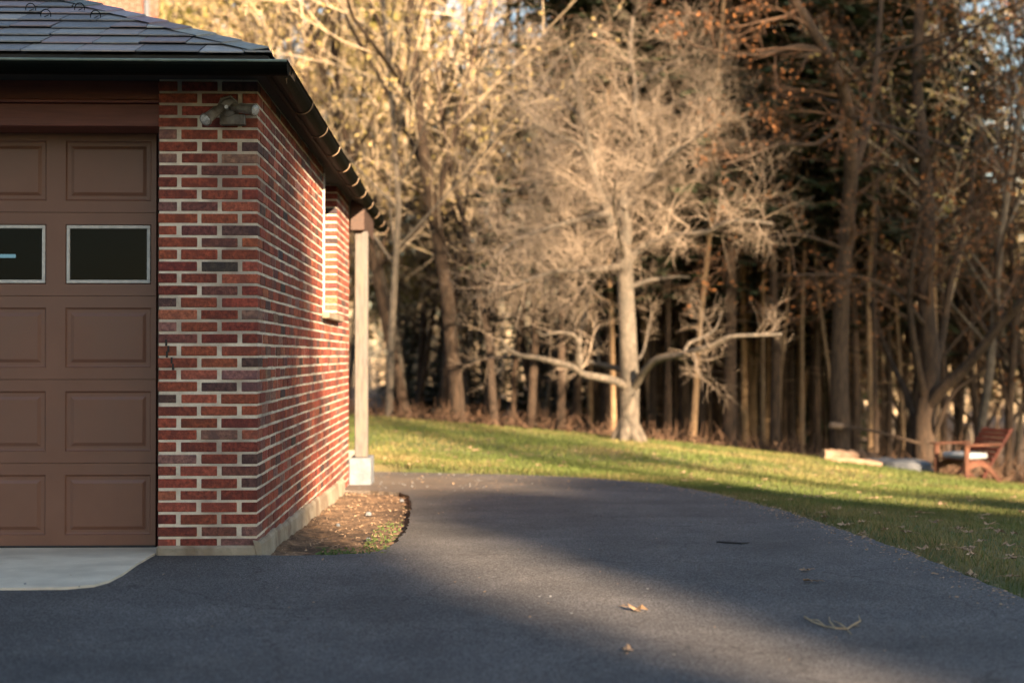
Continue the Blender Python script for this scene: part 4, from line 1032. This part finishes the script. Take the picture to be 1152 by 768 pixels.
for _ in range(150):
    if r.random() < .3: x, y = r.uniform(-1.1,.2), r.uniform(13.4,16.2)
    else: x, y = r.uniform(-3,2.4), r.uniform(3.2,16)
    if x < -.35 and 7.9 < y < 13.5 or (y > 8 and x < -1.1) : continue
    if x > drive_edge(y)-.1: continue
    s = r.uniform(.0025,.006)*(1.5 if y > 12 else 1); z = drive_z(y)
    if y < 8 and x < -1.6: z += .012
    pb.box((x-s,y-s*.8,z-.002),(x+s,y+s*.8,z+s*.8),s*.3)
tag(pb.build('gravel_bits', M['stone']), 'tiny pale stone chips scattered over the asphalt', 'gravel', kind='stuff')
for (x, y, s) in ((-.75,10.9,.028),(-.62,9.0,.016),(-.56,12.3,.022),(-.9,10.0,.016)):
    st_ = MB(); m_ = Matrix.Translation((x,y,drive_z(y)-.015)) 
    st_.tube([Vector((0,0,-.01)),Vector((0,0,s*.25)),Vector((0,0,s*.6))],[s,s*.9,s*.45],7)
    o = st_.build('pebble', M['stone'], matrix=m_); tag(o, 'small pale pebble lying on the soil of the bed', 'pebble', 'pebbles in the soil bed')

# ------------------------------------------------------------------ chair
CY = 24.2; cp = at(1093, 541, CY); CZ = ground_z(cp.x, CY)
chair = thing('garden_chair', 'red-brown slatted lounge chair with pale cushion at the wood edge', 'chair', (cp.x, CY, CZ), R(24))
W = .36
for s in (-1,1):
    l = MB(); l.box((-.50,s*W-.022,-.05),(-.40,s*W+.022,.60),.006); l.build('front_leg', M['chairpale'], chair)
    a = MB(); a.box((-.55,s*W-.07,.602),(.28,s*W+.07,.632),.006); a.build('armrest', M['chairpale'], chair)
    # arched side rail running down to the ground at the back
    rr_ = MB(); n = 14; pts = []
    for k in range(n+1):
        t = k/n; x = lerp(-.42,.42,t); zc = .30+.07*math.sin(math.pi*min(1,t*1.2)*.9) - (.36*max(0,t-.35)**1.35/.65**1.35 if t > .35 else 0); pts.append((x, zc))
    for k in range(n):
        (xa,za),(xb,zb) = pts[k],pts[k+1]
        ya, yb = s*W-.05*s-.02, s*W-.05*s+.02
        rr_.poly([(xa,ya,za),(xb,ya,zb),(xb,ya,zb-.11),(xa,ya,za-.11)]); rr_.poly([(xa,yb,za-.11),(xb,yb,zb-.11),(xb,yb,zb),(xa,yb,za)])
        rr_.poly([(xa,yb,za),(xb,yb,zb),(xb,ya,zb),(xa,ya,za)]); rr_.poly([(xa,ya,za-.11),(xb,ya,zb-.11),(xb,yb,zb-.11),(xa,yb,za-.11)])
    rr_.build('side_rail', M['chairpale'], chair)
    bl_ = MB(); m_ = Matrix.Translation((.10,0,.22)) @ Matrix.Rotation(R(39),4,'Y')
    bl_.box((-.02,s*.30-.02,-.22),(.02,s*.30+.02,.84),.004); bl_.build('back_frame', M['chairwood'], chair, matrix=m_)
ss = MB()
for k in range(6): ss.box((-.44+k*.095,-.335,.352-k*.014),(-.355+k*.095,.335,.372-k*.014),.004)
ss.build('seat', M['chairwood'], chair)
bs = MB(); m_ = Matrix.Translation((.10,0,.22)) @ Matrix.Rotation(R(39),4,'Y')
for k in range(7): bs.box((-.046,-.33,.12+k*.1),(-.024,.33,.196+k*.1),.004)
bs.build('backrest', M['chairwood'], chair, matrix=m_)
cu = MB(); cu.box((-.40,-.30,.375),(.10,.30,.47),.03)
cuo = cu.build('cushion', M['cushion']); cuo.location = (cp.x, CY, CZ); cuo.rotation_euler = (0,0,R(24)); tag(cuo, 'pale blue-grey cushion lying on the seat of the slatted lounge chair', 'cushion')

# ------------------------------------------------------------------ stones and logs at the wood edge
def blob(name, m, c, sx, sy, sz, rz, seed, label, cat, group=None):
    bm = bmesh.new(); bmesh.ops.create_icosphere(bm, subdivisions=4, radius=1)
    for v in bm.verts:
        p = v.co.copy(); k = 1+.22*mnoise.noise(p*1.5+Vector((seed,0,0)))+.06*mnoise.noise(p*5+Vector((0,seed,0)))
        q = Vector((math.copysign(abs(p.x)**.7,p.x), math.copysign(abs(p.y)**.7,p.y), math.copysign(abs(p.z)**.55,p.z)))*k
        v.co = Vector((q.x*sx, q.y*sy, q.z*sz))
    me = bpy.data.meshes.new(name); bm.to_mesh(me); bm.free(); me.materials.append(m); me.polygons.foreach_set('use_smooth',[True]*len(me.polygons))
    o = bpy.data.objects.new(name, me); COL.objects.link(o); o.location = c; o.rotation_euler = (0,0,rz); return tag(o, label, cat, group)
def gat(px, Y): 
    x = at(px, 500, Y).x; return Vector((x, Y, ground_z(x, Y)))
blob('flat_rock', M['stone'], gat(1016,25)+Vector((0,0,.06)), .50,.4,.12, .1, 3, 'large flat blue-grey rock left of the slatted chair', 'rock')
blob('flat_rock', M['stone'], gat(990,25.5)+Vector((0,0,.05)), .3,.3,.10, .6, 5, 'smaller blue-grey rock between the large flat rock and the logs', 'rock')
def log(name, a, b, r0, m, label):
    mb = MB(); n = 8; rr2 = random.Random(int(a.x*100))
    pts = [a.lerp(b,k/n)+Vector((0,rr2.uniform(-.03,.03),rr2.uniform(-.02,.02))) for k in range(n+1)]
    mb.tube(pts, [r0*rr2.uniform(.85,1.1) for _ in pts], 9); return tag(mb.build(name, m), label, 'log')
log('split_log', gat(926,24.8)+Vector((0,0,.10)), gat(962,25.2)+Vector((0,0,.12)), .10, M['logwood'], 'pale broken log end lying at the wood edge left of the rocks')
log('split_log', gat(935,24.3)+Vector((0,0,.05)), gat(992,24.2)+Vector((0,0,.03)), .055, M['logwood'], 'long thin pale split log in front of the broken log')
log('mossy_log', gat(950,25.6)+Vector((0,0,.12)), gat(988,25.6)+Vector((0,0,.12)), .12, M['bark'], 'dark brown log lying behind the pale split logs')
fbm = MB(); pts = [P(937,479,26.2),P(955,480,26.3),P(985,485,26.5),P(1015,493,26.7),P(1040,500,26.9),P(1062,509,27)]
fbm.tube(pts, [.05,.035,.03,.028,.025,.02], 8); fbr = fbm.build('fallen_branch', M['bark']); tag(fbr, 'fallen branch with a pale snapped end leaning against the forked tree', 'branch')
ce = MB(); ce.tube([P(934,478,26.15),P(947,479.5,26.22)], [.06,.062], 9); ce.build('snapped_end', M['logwood'], fbr)
fbm = MB()
